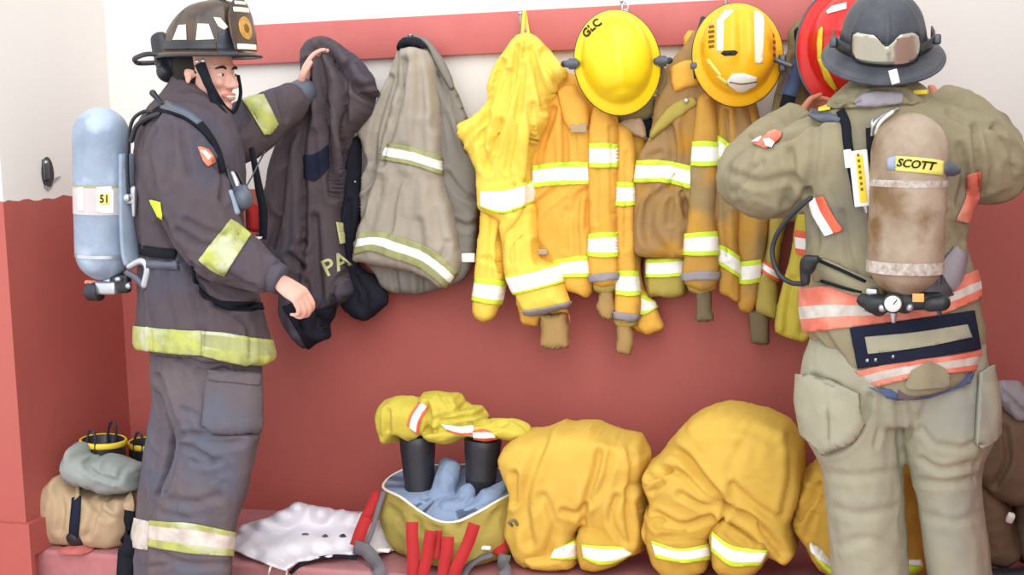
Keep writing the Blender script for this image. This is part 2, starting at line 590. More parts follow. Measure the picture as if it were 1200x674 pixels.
# ------------------------------------------------------------------ palette
mat('wall_white', srgb(230, 226, 222), .85, srgb(228, 222, 216), nscale=1.2, namt=.5, bump=.12, bscale=18)
mat('wall_red', srgb(177, 93, 86), .55, srgb(166, 83, 77), nscale=2.2, namt=.7, bump=.18, bscale=14, spec=.35)
mat('board_red', srgb(200, 112, 108), .5, srgb(188, 98, 94), nscale=5, namt=.7, bump=.1, bscale=20)
mat('floor_red', srgb(184, 122, 124), .75, srgb(160, 98, 100), nscale=7, namt=.8, bump=.3, bscale=30, col3=srgb(176, 128, 132), s3=2.4, t3=(.52, .72))
mat('silver', srgb(252, 252, 250), .45, srgb(240, 242, 236), nscale=30, namt=.5, spec=.5)
mat('lime', srgb(214, 240, 70), .6, srgb(196, 226, 60), nscale=20, namt=.6)
mat('lime_dull', srgb(184, 188, 96), .7, srgb(138, 142, 100), nscale=14, namt=.85, col3=srgb(192, 196, 164), s3=9, t3=(.5, .62))
mat('lime_grey', srgb(150, 150, 112), .7, srgb(176, 180, 112), nscale=10, namt=.8)
mat('orange', srgb(238, 110, 84), .7, srgb(226, 90, 66), nscale=14, namt=.6)
mat('pinkorange', srgb(226, 128, 108), .75, srgb(206, 100, 80), nscale=14, namt=.7, col3=srgb(224, 160, 140), s3=9, t3=(.5, .7))
mat('silver_worn', srgb(222, 214, 206), .6, srgb(160, 150, 140), nscale=16, namt=.7)
cloth('coat_dark', (92, 82, 86), (80, 70, 78), c3=(84, 80, 92), s3=4)
cloth('navy', (38, 42, 60), (28, 32, 48))
cloth('coat_black', (40, 40, 50), (30, 30, 40))
cloth('coat_grey', (176, 166, 152), (158, 150, 140))
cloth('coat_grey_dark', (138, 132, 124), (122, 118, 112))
cloth('yellow', (250, 216, 98), (246, 206, 78))
cloth('amber', (238, 184, 84), (226, 168, 70))
cloth('amber_dirty', (210, 160, 74), (180, 140, 82), c3=(166, 142, 102), s3=5)
cloth('brown_dirty', (164, 134, 96), (176, 134, 66), c3=(192, 142, 60), s3=7, t3=(.52, .66))
cloth('olive_yellow', (186, 168, 88), (162, 150, 86))
cloth('olive', (138, 128, 92), (122, 114, 84))
cloth('bundle_yellow', (222, 184, 88), (212, 170, 72))
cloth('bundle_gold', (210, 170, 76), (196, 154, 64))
cloth('lemon', (212, 196, 84), (196, 178, 72))
cloth('coat_khaki', (160, 150, 122), (142, 132, 108), c3=(122, 116, 104), s3=3.2, t3=(.54, .72))
cloth('pants_khaki', (172, 168, 146), (154, 150, 132), c3=(150, 152, 146), s3=3.5, t3=(.52, .72))
cloth('pants_grey', (108, 98, 102), (90, 84, 92), c3=(96, 100, 116), s3=3, t3=(.5, .68))
cloth('canvas_tan', (186, 162, 132), (170, 148, 120))
cloth('lining_grey', (150, 156, 152), (134, 142, 142))
cloth('lining_blue', (142, 158, 186), (128, 146, 176))
cloth('cuff_tan', (186, 152, 100), (166, 134, 88))
cloth('cuff_grey', (128, 112, 88), (112, 98, 78))
cloth('grey_binding', (166, 160, 168), (150, 144, 152))
cloth('white_cloth', (238, 234, 242), (220, 216, 226))
cloth('red_webbing', (188, 56, 58), (170, 44, 46))
cloth('grey_webbing', (120, 116, 122), (104, 100, 106))
cloth('black_webbing', (34, 36, 44), (24, 26, 34))
cloth('blue_webbing', (88, 102, 136), (70, 80, 110))
cloth('leather_tan', (192, 168, 140), (176, 150, 120))
mat('black_rubber', srgb(40, 42, 50), .42, srgb(24, 26, 32), nscale=8, namt=.6, spec=.5)
mat('yellow_rubber', srgb(226, 200, 60), .5)
mat('black_plastic', srgb(34, 36, 42), .45, spec=.5)
mat('grey_plastic', srgb(84, 90, 104), .4, spec=.5)
mat('steel', srgb(196, 198, 204), .3, metal=.85)
mat('dark_steel', srgb(90, 94, 100), .4, metal=.7)
mat('helmet_yellow', srgb(250, 218, 30), .32, srgb(244, 206, 24), nscale=4, namt=.4, spec=.5)
mat('helmet_gold', srgb(248, 188, 24), .36, srgb(240, 172, 22), nscale=6, namt=.6, spec=.5, col3=srgb(214, 150, 30), s3=8, t3=(.6, .7))
mat('helmet_red', srgb(214, 34, 28), .3, srgb(196, 26, 22), nscale=6, namt=.6, spec=.5)
mat('helmet_brown', srgb(66, 52, 46), .32, srgb(96, 78, 58), nscale=9, namt=.8, spec=.5, col3=srgb(40, 36, 42), s3=6, t3=(.5, .65))
mat('helmet_black', srgb(44, 46, 58), .38, srgb(56, 58, 70), nscale=9, namt=.7, spec=.5)
mat('helmet_charcoal', srgb(64, 66, 74), .48, srgb(88, 90, 98), nscale=14, namt=.8, spec=.4, bump=.2, bscale=30)
mat('cream', srgb(250, 244, 226), .5, srgb(240, 230, 206), nscale=16, namt=.5)
mat('white_plastic', srgb(244, 242, 238), .5)
mat('ink', srgb(38, 34, 20), .6)
mat('ink_brown', srgb(130, 92, 20), .6)
mat('print_pale', srgb(206, 204, 150), .8, srgb(160, 156, 110), nscale=30, namt=.8)
mat('emblem_gold', srgb(206, 160, 84), .5, srgb(160, 110, 50), nscale=60, namt=.8)
mat('print_yellow', srgb(240, 206, 60), .5)
mat('label_yellow', srgb(238, 228, 120), .5)
mat('orange_label', srgb(240, 170, 100), .5)
mat('tank_blue', srgb(150, 164, 184), .5, srgb(120, 132, 152), nscale=9, namt=.7, spec=.4, bump=.1, bscale=30, col3=srgb(172, 186, 208), s3=7, t3=(.5, .62))
mat('tank_brown', srgb(150, 128, 106), .42, srgb(184, 168, 150), nscale=10, namt=.85, spec=.45, bump=.25, bscale=36, col3=srgb(122, 92, 58), s3=6.5, t3=(.53, .66))
mat('goggle_lens', srgb(206, 204, 188), .14, srgb(150, 150, 140), nscale=3, namt=.4, metal=.7)
mat('skin', srgb(226, 176, 160), .5, srgb(218, 158, 142), nscale=10, namt=.6, spec=.35)
mat('skin_shade', srgb(196, 132, 104), .55, srgb(176, 112, 88), nscale=10, namt=.6, spec=.3)
mat('lips', srgb(206, 128, 122), .45)
mat('teeth', srgb(244, 238, 230), .35)
mat('hair', srgb(34, 28, 26), .7)
mat('eye_white', srgb(230, 224, 220), .3)
mat('patch_orange', srgb(226, 140, 112), .7, srgb(196, 96, 80), nscale=40, namt=.8)
mat('hole_dark', srgb(70, 66, 66), .9)

# ------------------------------------------------------------------ the place
LEDGE = .15
def struct(name, m, mt, smooth=False):
    return tag(build(name, m, mt, smooth=smooth), kind='structure')

XL = P(155, 540, 0)[0]                       # inner left corner
ZR = P(600, 217, 0)[2]                       # height of the red dado paint
LY = P(45, 660, 0)                           # ledge front edge: solve on the plane z = LEDGE
def at_z(px, py, z):
    d = ray(np.float64(px), np.float64(py)); t = (z-CAM[2])/d[2]; return CAM+t*d
e0 = at_z(45, 662, LEDGE); e1 = at_z(700, 667, LEDGE)
LEDGE_Y = float(e0[1]+e1[1])/2
near = at_z(41, 651, LEDGE)

WH = 3.1
XR = 3.2
PIER_Y = -.65
def wallquad(pts_low, name, zb=0.0):
    """wall strip along an XY polyline, red below the dado line and white above"""
    zs = [zb, ZR, WH]
    V = []; F = []
    nx = 24
    pl = resample(np.array(pts_low, float), np.linalg.norm(np.diff(np.array(pts_low), axis=0), axis=1).sum()/nx)
    rows = []
    for k, z in enumerate(zs):
        row = []
        for i, (x, y) in enumerate(pl):
            zz = z+(.004*math.sin(i*1.7)+.003*math.sin(i*.6) if k == 1 else 0)
            row.append(len(V)); V.append((x, y, zz))
        rows.append(row)
    m = M(V, []); m.mi = []
    for k in range(2):
        for i in range(len(pl)-1):
            m.F.append((rows[k][i], rows[k][i+1], rows[k+1][i+1], rows[k+1][i])); m.mi.append(k)
    return struct(name, m, [MT['wall_red'], MT['wall_white']])
wallquad([(XL, 0), (XR, 0)], 'wall_back')
wallquad([(XL, PIER_Y), (XL, 0)], 'wall_left')
wallquad([(-5.5, PIER_Y), (XL, PIER_Y)], 'wall_left_pier')
BH = .108
struct('baseboard_back', box((XL+.024, -.014, LEDGE), (XR, .01, LEDGE+BH)), MT['wall_red'])
struct('baseboard_left', box((XL-.01, PIER_Y, LEDGE), (XL+.024, 0, LEDGE+BH)), MT['wall_red'])
struct('baseboard_pier', box((-5.5, PIER_Y-.02, 0), (XL+.024, PIER_Y, LEDGE+BH)), MT['wall_red'])
LEY = -.60
def ledge_mesh():
    bm = bmesh.new(); bmesh.ops.create_cube(bm, size=1)
    x0, x1, y0, y1, z0, z1 = XL-.0, XR, LEY, .02, 0, LEDGE
    for v in bm.verts: v.co = Vector(((x0+x1)/2+v.co.x*(x1-x0), (y0+y1)/2+v.co.y*(y1-y0), (z0+z1)/2+v.co.z*(z1-z0)))
    es = [e for e in bm.edges if all(abs(v.co.y-y0) < 1e-5 and abs(v.co.z-z1) < 1e-5 for v in e.verts)]
    bmesh.ops.bevel(bm, geom=es, offset=.014, segments=4, profile=.5, affect='EDGES')
    return from_bm(bm)
struct('floor_ledge', ledge_mesh(), MT['floor_red'])
struct('floor', box((-5.5, -1.35, -.1), (5.5, .05, 0)), MT['floor_red'])
mat('bounce_grey', srgb(206, 200, 192), .85, srgb(190, 184, 176), nscale=3, namt=.8, bump=.2, bscale=30)
struct('floor_bounce', box((-5.5, -9, -.1), (5.5, -1.35, -.002)), MT['bounce_grey'])  # unseen pale ground, added so light bounces up onto the lower wall

# coat rack
zt = P(450, 21, -.03)[2]; zb_ = P(450, 68.5, -.03)[2]
bx0, bx1 = P(236, 50, -.03)[0], P(1012, 10, -.03)[0]
rack = empty('coat_rack', (bx0, 0, zb_), 'long red painted board with hooks across the white wall above the coats', 'coat rack')
bm = bmesh.new(); bmesh.ops.create_cube(bm, size=1)
for v in bm.verts: v.co = Vector(((bx0+bx1)/2+v.co.x*(bx1-bx0), -.015+v.co.y*.03, (zt+zb_)/2+v.co.z*(zt-zb_)))
bmesh.ops.bevel(bm, geom=bm.edges[:], offset=.003, segments=2, profile=.5, affect='EDGES')
build('board', from_bm(bm), MT['board_red'], rack)
def hook(px, py):
    z = P(px, py, -.04)[2]; x = P(px, py, -.04)[0]
    m = tube([(x, -.032, z-.05), (x, -.034, z-.02), (x, -.05, z-.03), (x, -.075, z-.012), (x, -.082, z+.02)], .0045, n=8)
    m.add(rbox((x, -.033, z-.03), (.022, .006, .07), bev=.2)); m.add(ellipsoid((x, -.083, z+.025), (.007, .007, .007), n=10, m=6))
    return build('hook', m, MT['steel'], rack)
for hx, hy in ((373, 60), (487, 52), (614, 26), (732, 12), (853, 8), (955, 8)): hook(hx, hy)

# small broken fixture hole on the left wall
def on_left(px, py, off=0):
    d = ray(np.float64(px), np.float64(py)); t = (XL+off-CAM[0])/d[0]; return CAM+t*d
fx = empty('wall_bracket', on_left(56, 200), 'small dark metal bracket in a chipped hole on the left white wall', 'bracket')
c = on_left(56, 203, .002)
build('hole', ellipsoid(c, (.004, .035, .055), n=20, m=10), MT['hole_dark'], fx)
build('plate', rbox(on_left(54, 199, .006), (.01, .03, .07), bev=.3), MT['dark_steel'], fx)
build('screw', ellipsoid(on_left(54, 190.5, .013), (.005, .007, .007), n=10, m=6), MT['steel'], fx)
build('chipped_plaster', thicken(M([on_left(52, 219, .004), on_left(58, 214, .004), on_left(66, 208, .004), on_left(72, 206, .004), on_left(62, 216, .004), on_left(57, 224, .004)], [(0, 1, 5), (1, 4, 5), (1, 2, 4), (2, 3, 4)]), .003), MT['grey_binding'], fx, smooth=False)

# ------------------------------------------------------------------ camera + light
cd = bpy.data.cameras.new('camera'); cam = bpy.data.objects.new('camera', cd); COL.objects.link(cam)
cam.matrix_world = Matrix(((_r[0], _u[0], -_f[0], CAM[0]), (_r[1], _u[1], -_f[1], CAM[1]), (_r[2], _u[2], -_f[2], CAM[2]), (0, 0, 0, 1)))
cd.sensor_width = 36; cd.lens = 36*FPX/1200; cd.clip_start = .05
S.camera = cam
w = bpy.data.worlds.new('sky'); S.world = w; w.use_nodes = True
bgn = w.node_tree.nodes['Background']; bgn.inputs[0].default_value = (.93, .97, 1, 1); bgn.inputs[1].default_value = 1.15
def sun(e, d, ang, col=(1, .97, .93)):
    l = bpy.data.lights.new('sun', 'SUN'); l.energy = e; l.angle = math.radians(ang); l.color = col
    o = bpy.data.objects.new('sun', l); COL.objects.link(o)
    o.rotation_euler = Vector(d).to_track_quat('-Z', 'Y').to_euler(); return o
sun(1.35, (-.34, .80, -.52), 60)
S.view_settings.view_transform = 'Standard'; S.view_settings.look = 'None'
S.view_settings.gamma = 1; S.view_settings.use_curve_mapping = False; S.view_settings.exposure = .52
S.cycles.use_denoising = True
xr = P(1200, 300, 0)[0]+.42
_w = wallquad([(xr, 0), (xr, -2.3)], 'wall_right_blocker')  # out-of-view wall, added to darken the right end and cast red bounce
# ------------------------------------------------------------------ hanging coats
C1 = lambda *p: zp(300, 30, 3.37, p)
C2 = lambda *p: zp(300, 220, 3.37, p)
C3 = lambda *p: zp(410, 30, 4.2125, p)
C4 = lambda *p: zp(410, 190, 4.2125, p)
C5 = lambda *p: zp(530, 10, 3.37, p)
C6 = lambda *p: zp(540, 210, 3.2125, p)
C7 = lambda *p: zp(660, 60, 3.37, p)
C8 = lambda *p: zp(660, 230, 3.37, p)
C9 = lambda *p: zp(780, 90, 3.37, p)
C10 = lambda *p: zp(780, 230, 3.37, p)
HANG = 'turnout coats on the wall rack'

def cpart(name, root, mt, poly, Y, T, Tb=None, R=None, fanorg=None, fn=9, fa=.010, fs=0, strokes=(), cr_=.0035, cs=9, st=(1.3, 1, .5), step=.0065, it=2, yf=None, label=None, s=0):
    m = puff(poly, Y, T, R, Tb, step, it, yf)
    w, n = facing(m)
    if fanorg is not None: fan(m, fanorg, fn, fa*1.7, fs)
    if cr_:
        crumple(m, cr_*1.25, cs, st, s); crumple(m, cr_*.45, cs*2.6, (1, 1, .8), s+40)
    if strokes: sculpt(m, strokes, 1.5)
    m.V[:, 1] = np.minimum(m.V[:, 1], -.006)
    o = build(name, m, mt, root)
    if label: o['label'] = label
    return o, m

def knit(root, mt, poly, Y, T=.03, label='tan knitted wrist cuff'):
    m = puff(poly, Y, T, None, T*.8, .005, 1)
    n = m.normals(); x = proj(m.V)[:, 0]
    m.V += n*(.0022*np.sin(x*2.4))[:, None]
    o = build('knit_cuff', m, mt, root); o['label'] = label; return o

# ---- charcoal coat held by the left firefighter
r = empty('turnout_coat', P(375, 60, -.16), 'charcoal turnout coat with pale letters PA, gripped at its top by the left firefighter', 'coat', HANG)
b, mb = cpart('coat_back', r, MT['coat_black'], C1((355, 520), (385, 440), (408, 440), (414, 560), (416, 674))+C2((418, 60), (412, 150), (396, 280), (415, 320), (470, 350), (512, 395), (522, 455), (440, 527), (395, 512), (345, 470), (340, 380), (330, 250), (325, 100)), -.09, .045, .03, s=3,
    strokes=[(C2((370, 60), (365, 250), (400, 420)), 4, 9), (C2((400, 350), (430, 430), (440, 500)), 4, 9), (C2((360, 380), (420, 480)), 4, 7)], cs=12, cr_=.004, label='near-black inner side of the coat')
build('snap', ellipsoid(P(416, 213, -.14), (.004, .004, .004), n=8, m=6), MT['steel'], r)
f, mf = cpart('coat_front', r, MT['coat_dark'], C1((250, 45), (215, 62), (196, 100), (198, 150), (190, 260), (183, 335), (130, 405), (92, 480), (70, 560), (55, 640))+C2((38, 110), (25, 190), (28, 250), (65, 290), (118, 322), (112, 400), (105, 490), (130, 550), (170, 600), (207, 636), (243, 608), (286, 590), (282, 540), (302, 500), (322, 458), (345, 452), (378, 415), (370, 375), (357, 325), (338, 250), (332, 180), (322, 120))+C1((345, 600), (358, 500), (398, 412), (450, 352), (466, 300), (477, 255), (462, 208), (432, 165), (390, 120), (340, 80), (290, 50)),
    -.15, .085, .05, R=.075, fanorg=(372, 40), fn=11, fa=.006, fs=4, s=1, strokes=[
    (C1((270, 80), (320, 160), (350, 250), (345, 400), (350, 560)), 4, 22), (C1((245, 110), (262, 250), (275, 400), (290, 560), (305, 674)), 4.5, 20),
    (C1((205, 150), (200, 330), (180, 480), (185, 674))+C2((185, 100), (190, 220)), 4.5, 22), (C1((165, 400), (120, 500), (100, 674))+C2((90, 120), (60, 240)), 4, 12),
    (C1((300, 90), (390, 190), (470, 270)), 5, -14), (C1((360, 170), (380, 240), (460, 290)), 4, 16), (C1((385, 230), (420, 245), (465, 235)), 3, 10),
    (C2((135, 270), (165, 310), (185, 315)), 4, 16), (C2((180, 230), (165, 330), (150, 420), (170, 560)), 5, 14), (C2((230, 120), (240, 300), (250, 420), (240, 560)), 5, 12),
    (C1((230, 60), (250, 200), (235, 400)), 5, -9), (C1((310, 200), (310, 420), (320, 600)), 5, -9), (C2((300, 440), (310, 490)), 3, 10), (C2((355, 330), (300, 400), (310, 480)), 3, 10), (C2((200, 380), (230, 480), (285, 560)), 4, 8)])
trim(r, mf, C2((315, 135), (352, 142)), C2((330, 222), (372, 215)), MT['print_pale'], MT['cream'], ((0, 1, 0),), label='pale reflective square')
trim(r, mf, C1((190, 512), (236, 505), (284, 470)), C1((192, 600), (236, 612), (288, 560)), MT['navy'], MT['navy'], ((0, 1, 0),), name='sleeve_band', off=.002, label='dark blue-grey band')
lettering(mf, 'PA', *C2((316, 303))[0], 20, 26, -.2, MT['print_pale'], r, bold=.012, sx=1.0)
trim(r, mf, C2((105, 470), (150, 455), (230, 480), (320, 455)), C2((205, 640), (240, 612), (288, 592), (300, 560)), MT['coat_black'], MT['coat_black'], ((0, 1, 0),), name='hem_facing', off=.0015, label='near-black hem')

# ---- tan coat
r = empty('turnout_coat', P(487, 50, -.13), 'faded grey-tan turnout coat with pale hem band, between charcoal coat and yellow coats', 'coat', HANG)
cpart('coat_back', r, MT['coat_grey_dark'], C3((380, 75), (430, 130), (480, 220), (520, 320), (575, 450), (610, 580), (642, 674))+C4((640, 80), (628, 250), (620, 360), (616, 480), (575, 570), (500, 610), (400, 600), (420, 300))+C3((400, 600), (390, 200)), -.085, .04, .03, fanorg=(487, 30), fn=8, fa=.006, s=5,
      strokes=[(C3((440, 240), (520, 420), (590, 620)), 4, 12), (C4((480, 60), (560, 160), (625, 180)), 4, 9), (C4((520, 300), (580, 320), (625, 300)), 4, 8)], label='darker grey sleeve side')
cpart('coat_side', r, MT['coat_grey'], C3((270, 90), (235, 130), (205, 220), (165, 310), (130, 400), (75, 465), (30, 515), (52, 560), (72, 620), (92, 674))+C4((60, 60), (60, 180), (62, 300), (200, 200))+C3((230, 600), (290, 250)), -.10, .035, .03, fanorg=(487, 20), fn=9, fa=.006, s=6, strokes=[(C3((200, 260), (130, 500), (110, 674)), 4, 10)])
cpart('coat_lining', r, MT['coat_grey_dark'], C4((60, 470), (130, 560), (160, 625), (240, 655), (345, 648), (470, 622), (470, 540), (200, 440)), -.09, .04, .03, s=7, strokes=[(C4((345, 560), (350, 640)), 4, 12), (C4((220, 540), (235, 640)), 3, 8)], label='darker grey inner lining below the hem')
f, mf = cpart('coat_front', r, MT['coat_grey'], C3((255, 108), (300, 98), (350, 100), (392, 118), (425, 200), (445, 380), (452, 560))+C4((462, 60), (482, 160), (512, 262), (540, 380), (556, 470), (545, 545), (470, 628), (400, 580), (330, 540), (200, 515), (100, 500), (26, 492), (36, 400), (68, 290), (108, 150), (150, 20))+C3((170, 560), (215, 420), (245, 300), (250, 180)),
    -.125, .07, .05, R=.06, fanorg=(487, 10), fn=8, fa=.004, fs=2, s=8, strokes=[
    (C3((275, 180), (245, 330), (205, 480), (150, 674)), 5, 14), (C3((330, 160), (350, 300), (355, 420)), 6, 6), (C3((390, 150), (420, 300), (430, 500)), 6, 7), (C3((300, 130), (290, 400), (270, 560)), 7, -7),
    (C4((250, 80), (210, 220), (190, 340)), 7, 6), (C4((400, 100), (420, 240), (440, 380)), 7, 7), (C4((480, 400), (460, 460)), 4, 9), (C4((150, 100), (120, 250), (90, 330)), 6, 6), (C4((320, 520), (350, 440), (340, 300)), 5, 6)])
trim(r, mf, [(453, 167), (484, 173), (518, 184)], [(446, 187), (484, 194), (519, 206)], MT['lime_grey'], MT['silver'])
trim(r, mf, [(421, 273), (446, 272), (469, 278), (495, 287), (514, 298), (536, 319)], [(415, 298), (434, 294), (458, 302), (488, 312), (507, 325), (522, 338)], MT['lime_grey'], MT['silver'], ((0, .28, 0), (.28, .66, 1), (.66, 1, 0)))
c2, mc2 = cpart('collar', r, MT['coat_black'], C3((232, 132), (236, 85), (268, 66), (310, 60), (350, 75), (384, 112), (340, 108), (290, 98), (255, 108)), -.145, .03, .03, s=2, label='black collar lining')
cpart('collar_edge', r, MT['coat_grey_dark'], C3((238, 82), (262, 56), (320, 42), (372, 55), (412, 92), (450, 150), (490, 225), (521, 325), (505, 322), (470, 265), (430, 200), (384, 112), (350, 74), (300, 56)), -.115, .022, .02, s=3)
bb = box(P(541, 297, -.128)+np.array([0, -.004, -.028]), P(556, 297, -.128)+np.array([0, .004, 0])); o = build('reflective_strip', rbox(P(549, 302, -.122), (.046, .012, .03), bev=.25), MT['silver'], r)

# ---- bright yellow coat on its loop
def stripset(r, m, top, bot, layers=((0, .22, 0), (.22, .8, 1), (.8, 1, 0)), **k): return trim(r, m, top, bot, MT['lime'], MT['silver'], layers, **k)
r = empty('turnout_coat', P(614, 40, -.17), 'bright yellow turnout coat hung by a loop, leftmost of the yellow coats', 'coat', HANG)
y, my = cpart('coat_body', r, MT['yellow'], C5((292, 100), (255, 108), (228, 140), (205, 185), (168, 245), (146, 300), (152, 350), (138, 400), (25, 456), (38, 498), (72, 565), (112, 635))+C6((74, 60), (80, 110), (120, 132), (160, 160), (168, 290), (172, 350), (200, 350), (290, 320), (292, 300), (278, 200), (280, 60))+C5((318, 640), (325, 570), (352, 500), (382, 440), (388, 390), (412, 330), (440, 285), (456, 250), (420, 205), (372, 158), (332, 112)),
    -.15, .08, .05, R=.07, fanorg=(614, 0), fn=15, fa=.009, fs=7, s=9, strokes=[
    (C5((260, 150), (240, 300), (200, 420), (170, 560)), 3, 12), (C5((285, 170), (270, 350), (240, 500), (215, 640)), 3, 10), (C5((310, 160), (340, 270), (370, 400)), 4, 16), (C5((325, 130), (380, 190), (440, 260)), 4, -10), (C5((355, 180), (400, 260), (415, 300)), 4, 12),
    (C5((200, 210), (160, 320), (140, 400)), 3, 12), (C5((140, 420), (115, 520), (130, 620)), 4, 12), (C5((300, 300), (290, 480), (280, 660)), 4, -7), (C5((290, 140), (285, 190)), 3, 10), (C5((230, 250), (190, 380), (150, 540)), 3, 8), (C5((320, 380), (310, 560)), 3, 8), (C5((190, 450), (140, 640)), 4, 12), (C6((200, 30), (190, 120)), 4, 7)])
m_ = ribbon([P(612, 45, -.17), P(613, 28, -.12), P(614.5, 13, -.07), P(617, 26, -.085), P(620, 45, -.15)], .010, .004, sub=5); build('hanging_loop', m_, MT['yellow'], r)
l, ml = cpart('sleeve', r, MT['yellow'], C6((80, 90), (74, 180), (60, 330), (56, 430), (48, 495), (60, 524), (86, 534), (125, 524), (148, 462), (166, 385), (163, 290), (160, 140), (120, 100)), -.155, .055, .04, fanorg=(570, 160), fn=8, fa=.004, s=10, strokes=[(C6((120, 130), (115, 250), (105, 370)), 4, 7), (C6((155, 160), (140, 260), (150, 350)), 3, 8), (C6((90, 300), (150, 320)), 4, 5)])
stripset(r, ml, [(557, 326), (575, 327), (593, 330)], [(553, 352), (572, 356), (592, 357)])
l2, ml2 = cpart('sleeve', r, MT['yellow'], C6((165, 140), (165, 250), (172, 350), (195, 405), (222, 460), (242, 508), (320, 500), (412, 470), (392, 420), (376, 372), (360, 318), (292, 300), (284, 230), (280, 90), (220, 100)), -.165, .065, .05, R=.06, fanorg=(614, 60), fn=9, fa=.004, s=11, strokes=[(C6((240, 130), (230, 230), (245, 320)), 5, 7), (C6((280, 240), (285, 310)), 4, 7), (C6((200, 160), (190, 300)), 5, 6)])
stripset(r, ml2, [(592, 323), (620, 317), (660, 307)], [(600, 346), (630, 339), (664, 330)], ((0, .12, 0), (.12, .88, 1), (.88, 1, 0)))
stripset(r, my, [(563, 222), (595, 219), (630, 209)], [(563, 243), (592, 250), (630, 234)], ((0, .12, 0), (.12, .9, 1), (.9, 1, 0)))
trim(r, ml2, [(612, 364), (640, 360), (672, 352)], [(615, 372), (642, 368), (672, 361)], MT['grey_binding'], layers=((0, 1, 0),), name='cuff_binding', label='grey cuff binding')
cpart('inner_cuff', r, MT['amber'], C6((205, 440), (225, 500), (230, 545), (290, 556), (300, 520), (410, 500), (412, 556), (400, 470), (300, 450)), -.14, .03, .03, s=12, label='darker amber inner cuff')
knit(r, MT['cuff_tan'], C6((298, 500), (345, 510), (392, 500), (404, 560), (412, 634), (345, 642), (300, 630), (304, 570)), -.16)
build('hook_tape', rbox(P(636, 295, -.215), (.03, .006, .016), bev=.3), MT['leather_tan'], r)

# ---- amber coat under the plain yellow helmet
build_loop = None
r = empty('turnout_coat', P(700, 90, -.10), 'amber turnout coat with two hanging sleeves, below the plain yellow helmet', 'coat', HANG)
cpart('coat_back', r, MT['amber'], [(690, 110), (730, 120), (758, 150), (752, 230), (750, 330), (762, 350), (779, 383), (760, 392), (742, 388), (728, 360), (700, 330), (690, 250)], -.06, .03, .03, s=13, fanorg=(720, 60), fn=8, fa=.004)
cpart('collar', r, MT['olive'], C7((190, 240), (240, 215), (300, 205), (372, 170), (372, 245), (330, 270), (260, 290), (220, 290)), -.095, .025, .02, s=3, label='dingy olive collar')
cpart('lapel', r, MT['leather_tan'], C7((212, 292), (240, 276), (308, 265), (322, 305), (331, 352), (290, 330), (250, 312)), -.125, .012, .01, s=3, label='tan suede lapel')
cpart('collar_lining', r, MT['navy'], C7((300, 275), (358, 262), (352, 310), (336, 345), (320, 320)), -.09, .01, .01, s=3, label='dark navy lining in the collar gap')
build('hanging_loop', ribbon([P(708, 118, -.07), P(716, 80, -.06), P(731, 24, -.06), P(734, 18, -.085)], .012, .004), MT['amber'], r)
f, mf = cpart('coat_front', r, MT['amber'], [(630, 128), (640, 100), (660, 84), (690, 95), (706, 130), (704, 200), (700, 270), (697, 330), (692, 349), (676, 343), (662, 340), (650, 322), (626, 300), (620, 200)], -.095, .06, .04, R=.05, fanorg=(690, 20), fn=10, fa=.006, s=14, strokes=[
    (C5((400, 400), (350, 560), (340, 674)), 4, 12), (C5((440, 420), (450, 560), (440, 674)), 3, 8), (C5((480, 500), (490, 600)), 3, 6), (C6((480, 40), (440, 70), (430, 160), (440, 280)), 4, 9), (C6((400, 120), (395, 260)), 4, 5), (C6((480, 60), (475, 180)), 3, 8)])
stripset(r, mf, [(624, 194), (655, 190), (697, 190)], [(624, 220), (655, 217), (699, 216)])
stripset(r, mf, [(648, 306), (664, 302), (695, 299)], [(652, 326), (668, 325), (693, 325)])
cpart('lapel', r, MT['amber'], C5((412, 325), (440, 300), (480, 300), (512, 350), (540, 395), (541, 482), (465, 484), (440, 440)), -.165, .018, .015, s=15, label='orange storm flap')
build('hook_tape', rbox(P(678, 150, -.186), (.052, .004, .028), bev=.3), MT['leather_tan'], r)
build('emblem', rbox(P(636, 296, -.16), (.03, .005, .016), bev=.3), MT['grey_binding'], r)
a, ma = cpart('sleeve', r, MT['amber'], [(694, 120), (723, 125), (724, 200), (722, 280), (726, 322), (722, 333), (706, 336), (691, 331), (691, 300), (690, 200)], -.15, .045, .035, fanorg=(708, 60), fn=8, fa=.003, s=16, strokes=[([(700, 200), (698, 260)], 3, 5), ([(716, 150), (718, 250)], 3, 5)])
stripset(r, ma, [(691, 168), (708, 167), (724, 169)], [(691, 196), (708, 197), (724, 196)])
stripset(r, ma, [(690, 274), (705, 272), (724, 272)], [(689, 300), (706, 302), (724, 301)])
trim(r, ma, [(688, 323), (706, 320), (727, 319)], [(688, 331), (706, 329), (727, 327)], MT['grey_binding'], layers=((0, 1, 0),), name='cuff_binding', label='grey cuff binding')
cpart('inner_cuff', r, MT['olive_yellow'], [(694, 328), (722, 328), (723, 338), (712, 346), (696, 341)], -.145, .03, .02, s=4, cr_=.002)
knit(r, MT['cuff_tan'], C8((148, 340), (188, 345), (200, 400), (206, 450), (190, 491), (152, 482), (130, 440), (142, 395)), -.145, .022)
a, ma = cpart('sleeve', r, MT['amber'], [(723, 142), (740, 152), (746, 175), (743, 240), (744, 300), (750, 345), (749, 372), (736, 378), (721, 374), (722, 300), (721, 200)], -.125, .04, .035, fanorg=(730, 60), fn=8, fa=.003, s=17, strokes=[([(734, 180), (733, 290)], 3, 5)])
stripset(r, ma, [(720, 213), (733, 213), (745, 215)], [(720, 241), (733, 242), (745, 240)])
stripset(r, ma, [(721, 318), (735, 317), (750, 318)], [(722, 345), (735, 347), (751, 346)])
trim(r, ma, [(719, 365), (735, 367), (751, 369)], [(719, 373), (735, 376), (751, 377)], MT['grey_binding'], layers=((0, 1, 0),), name='cuff_binding', label='grey cuff binding')
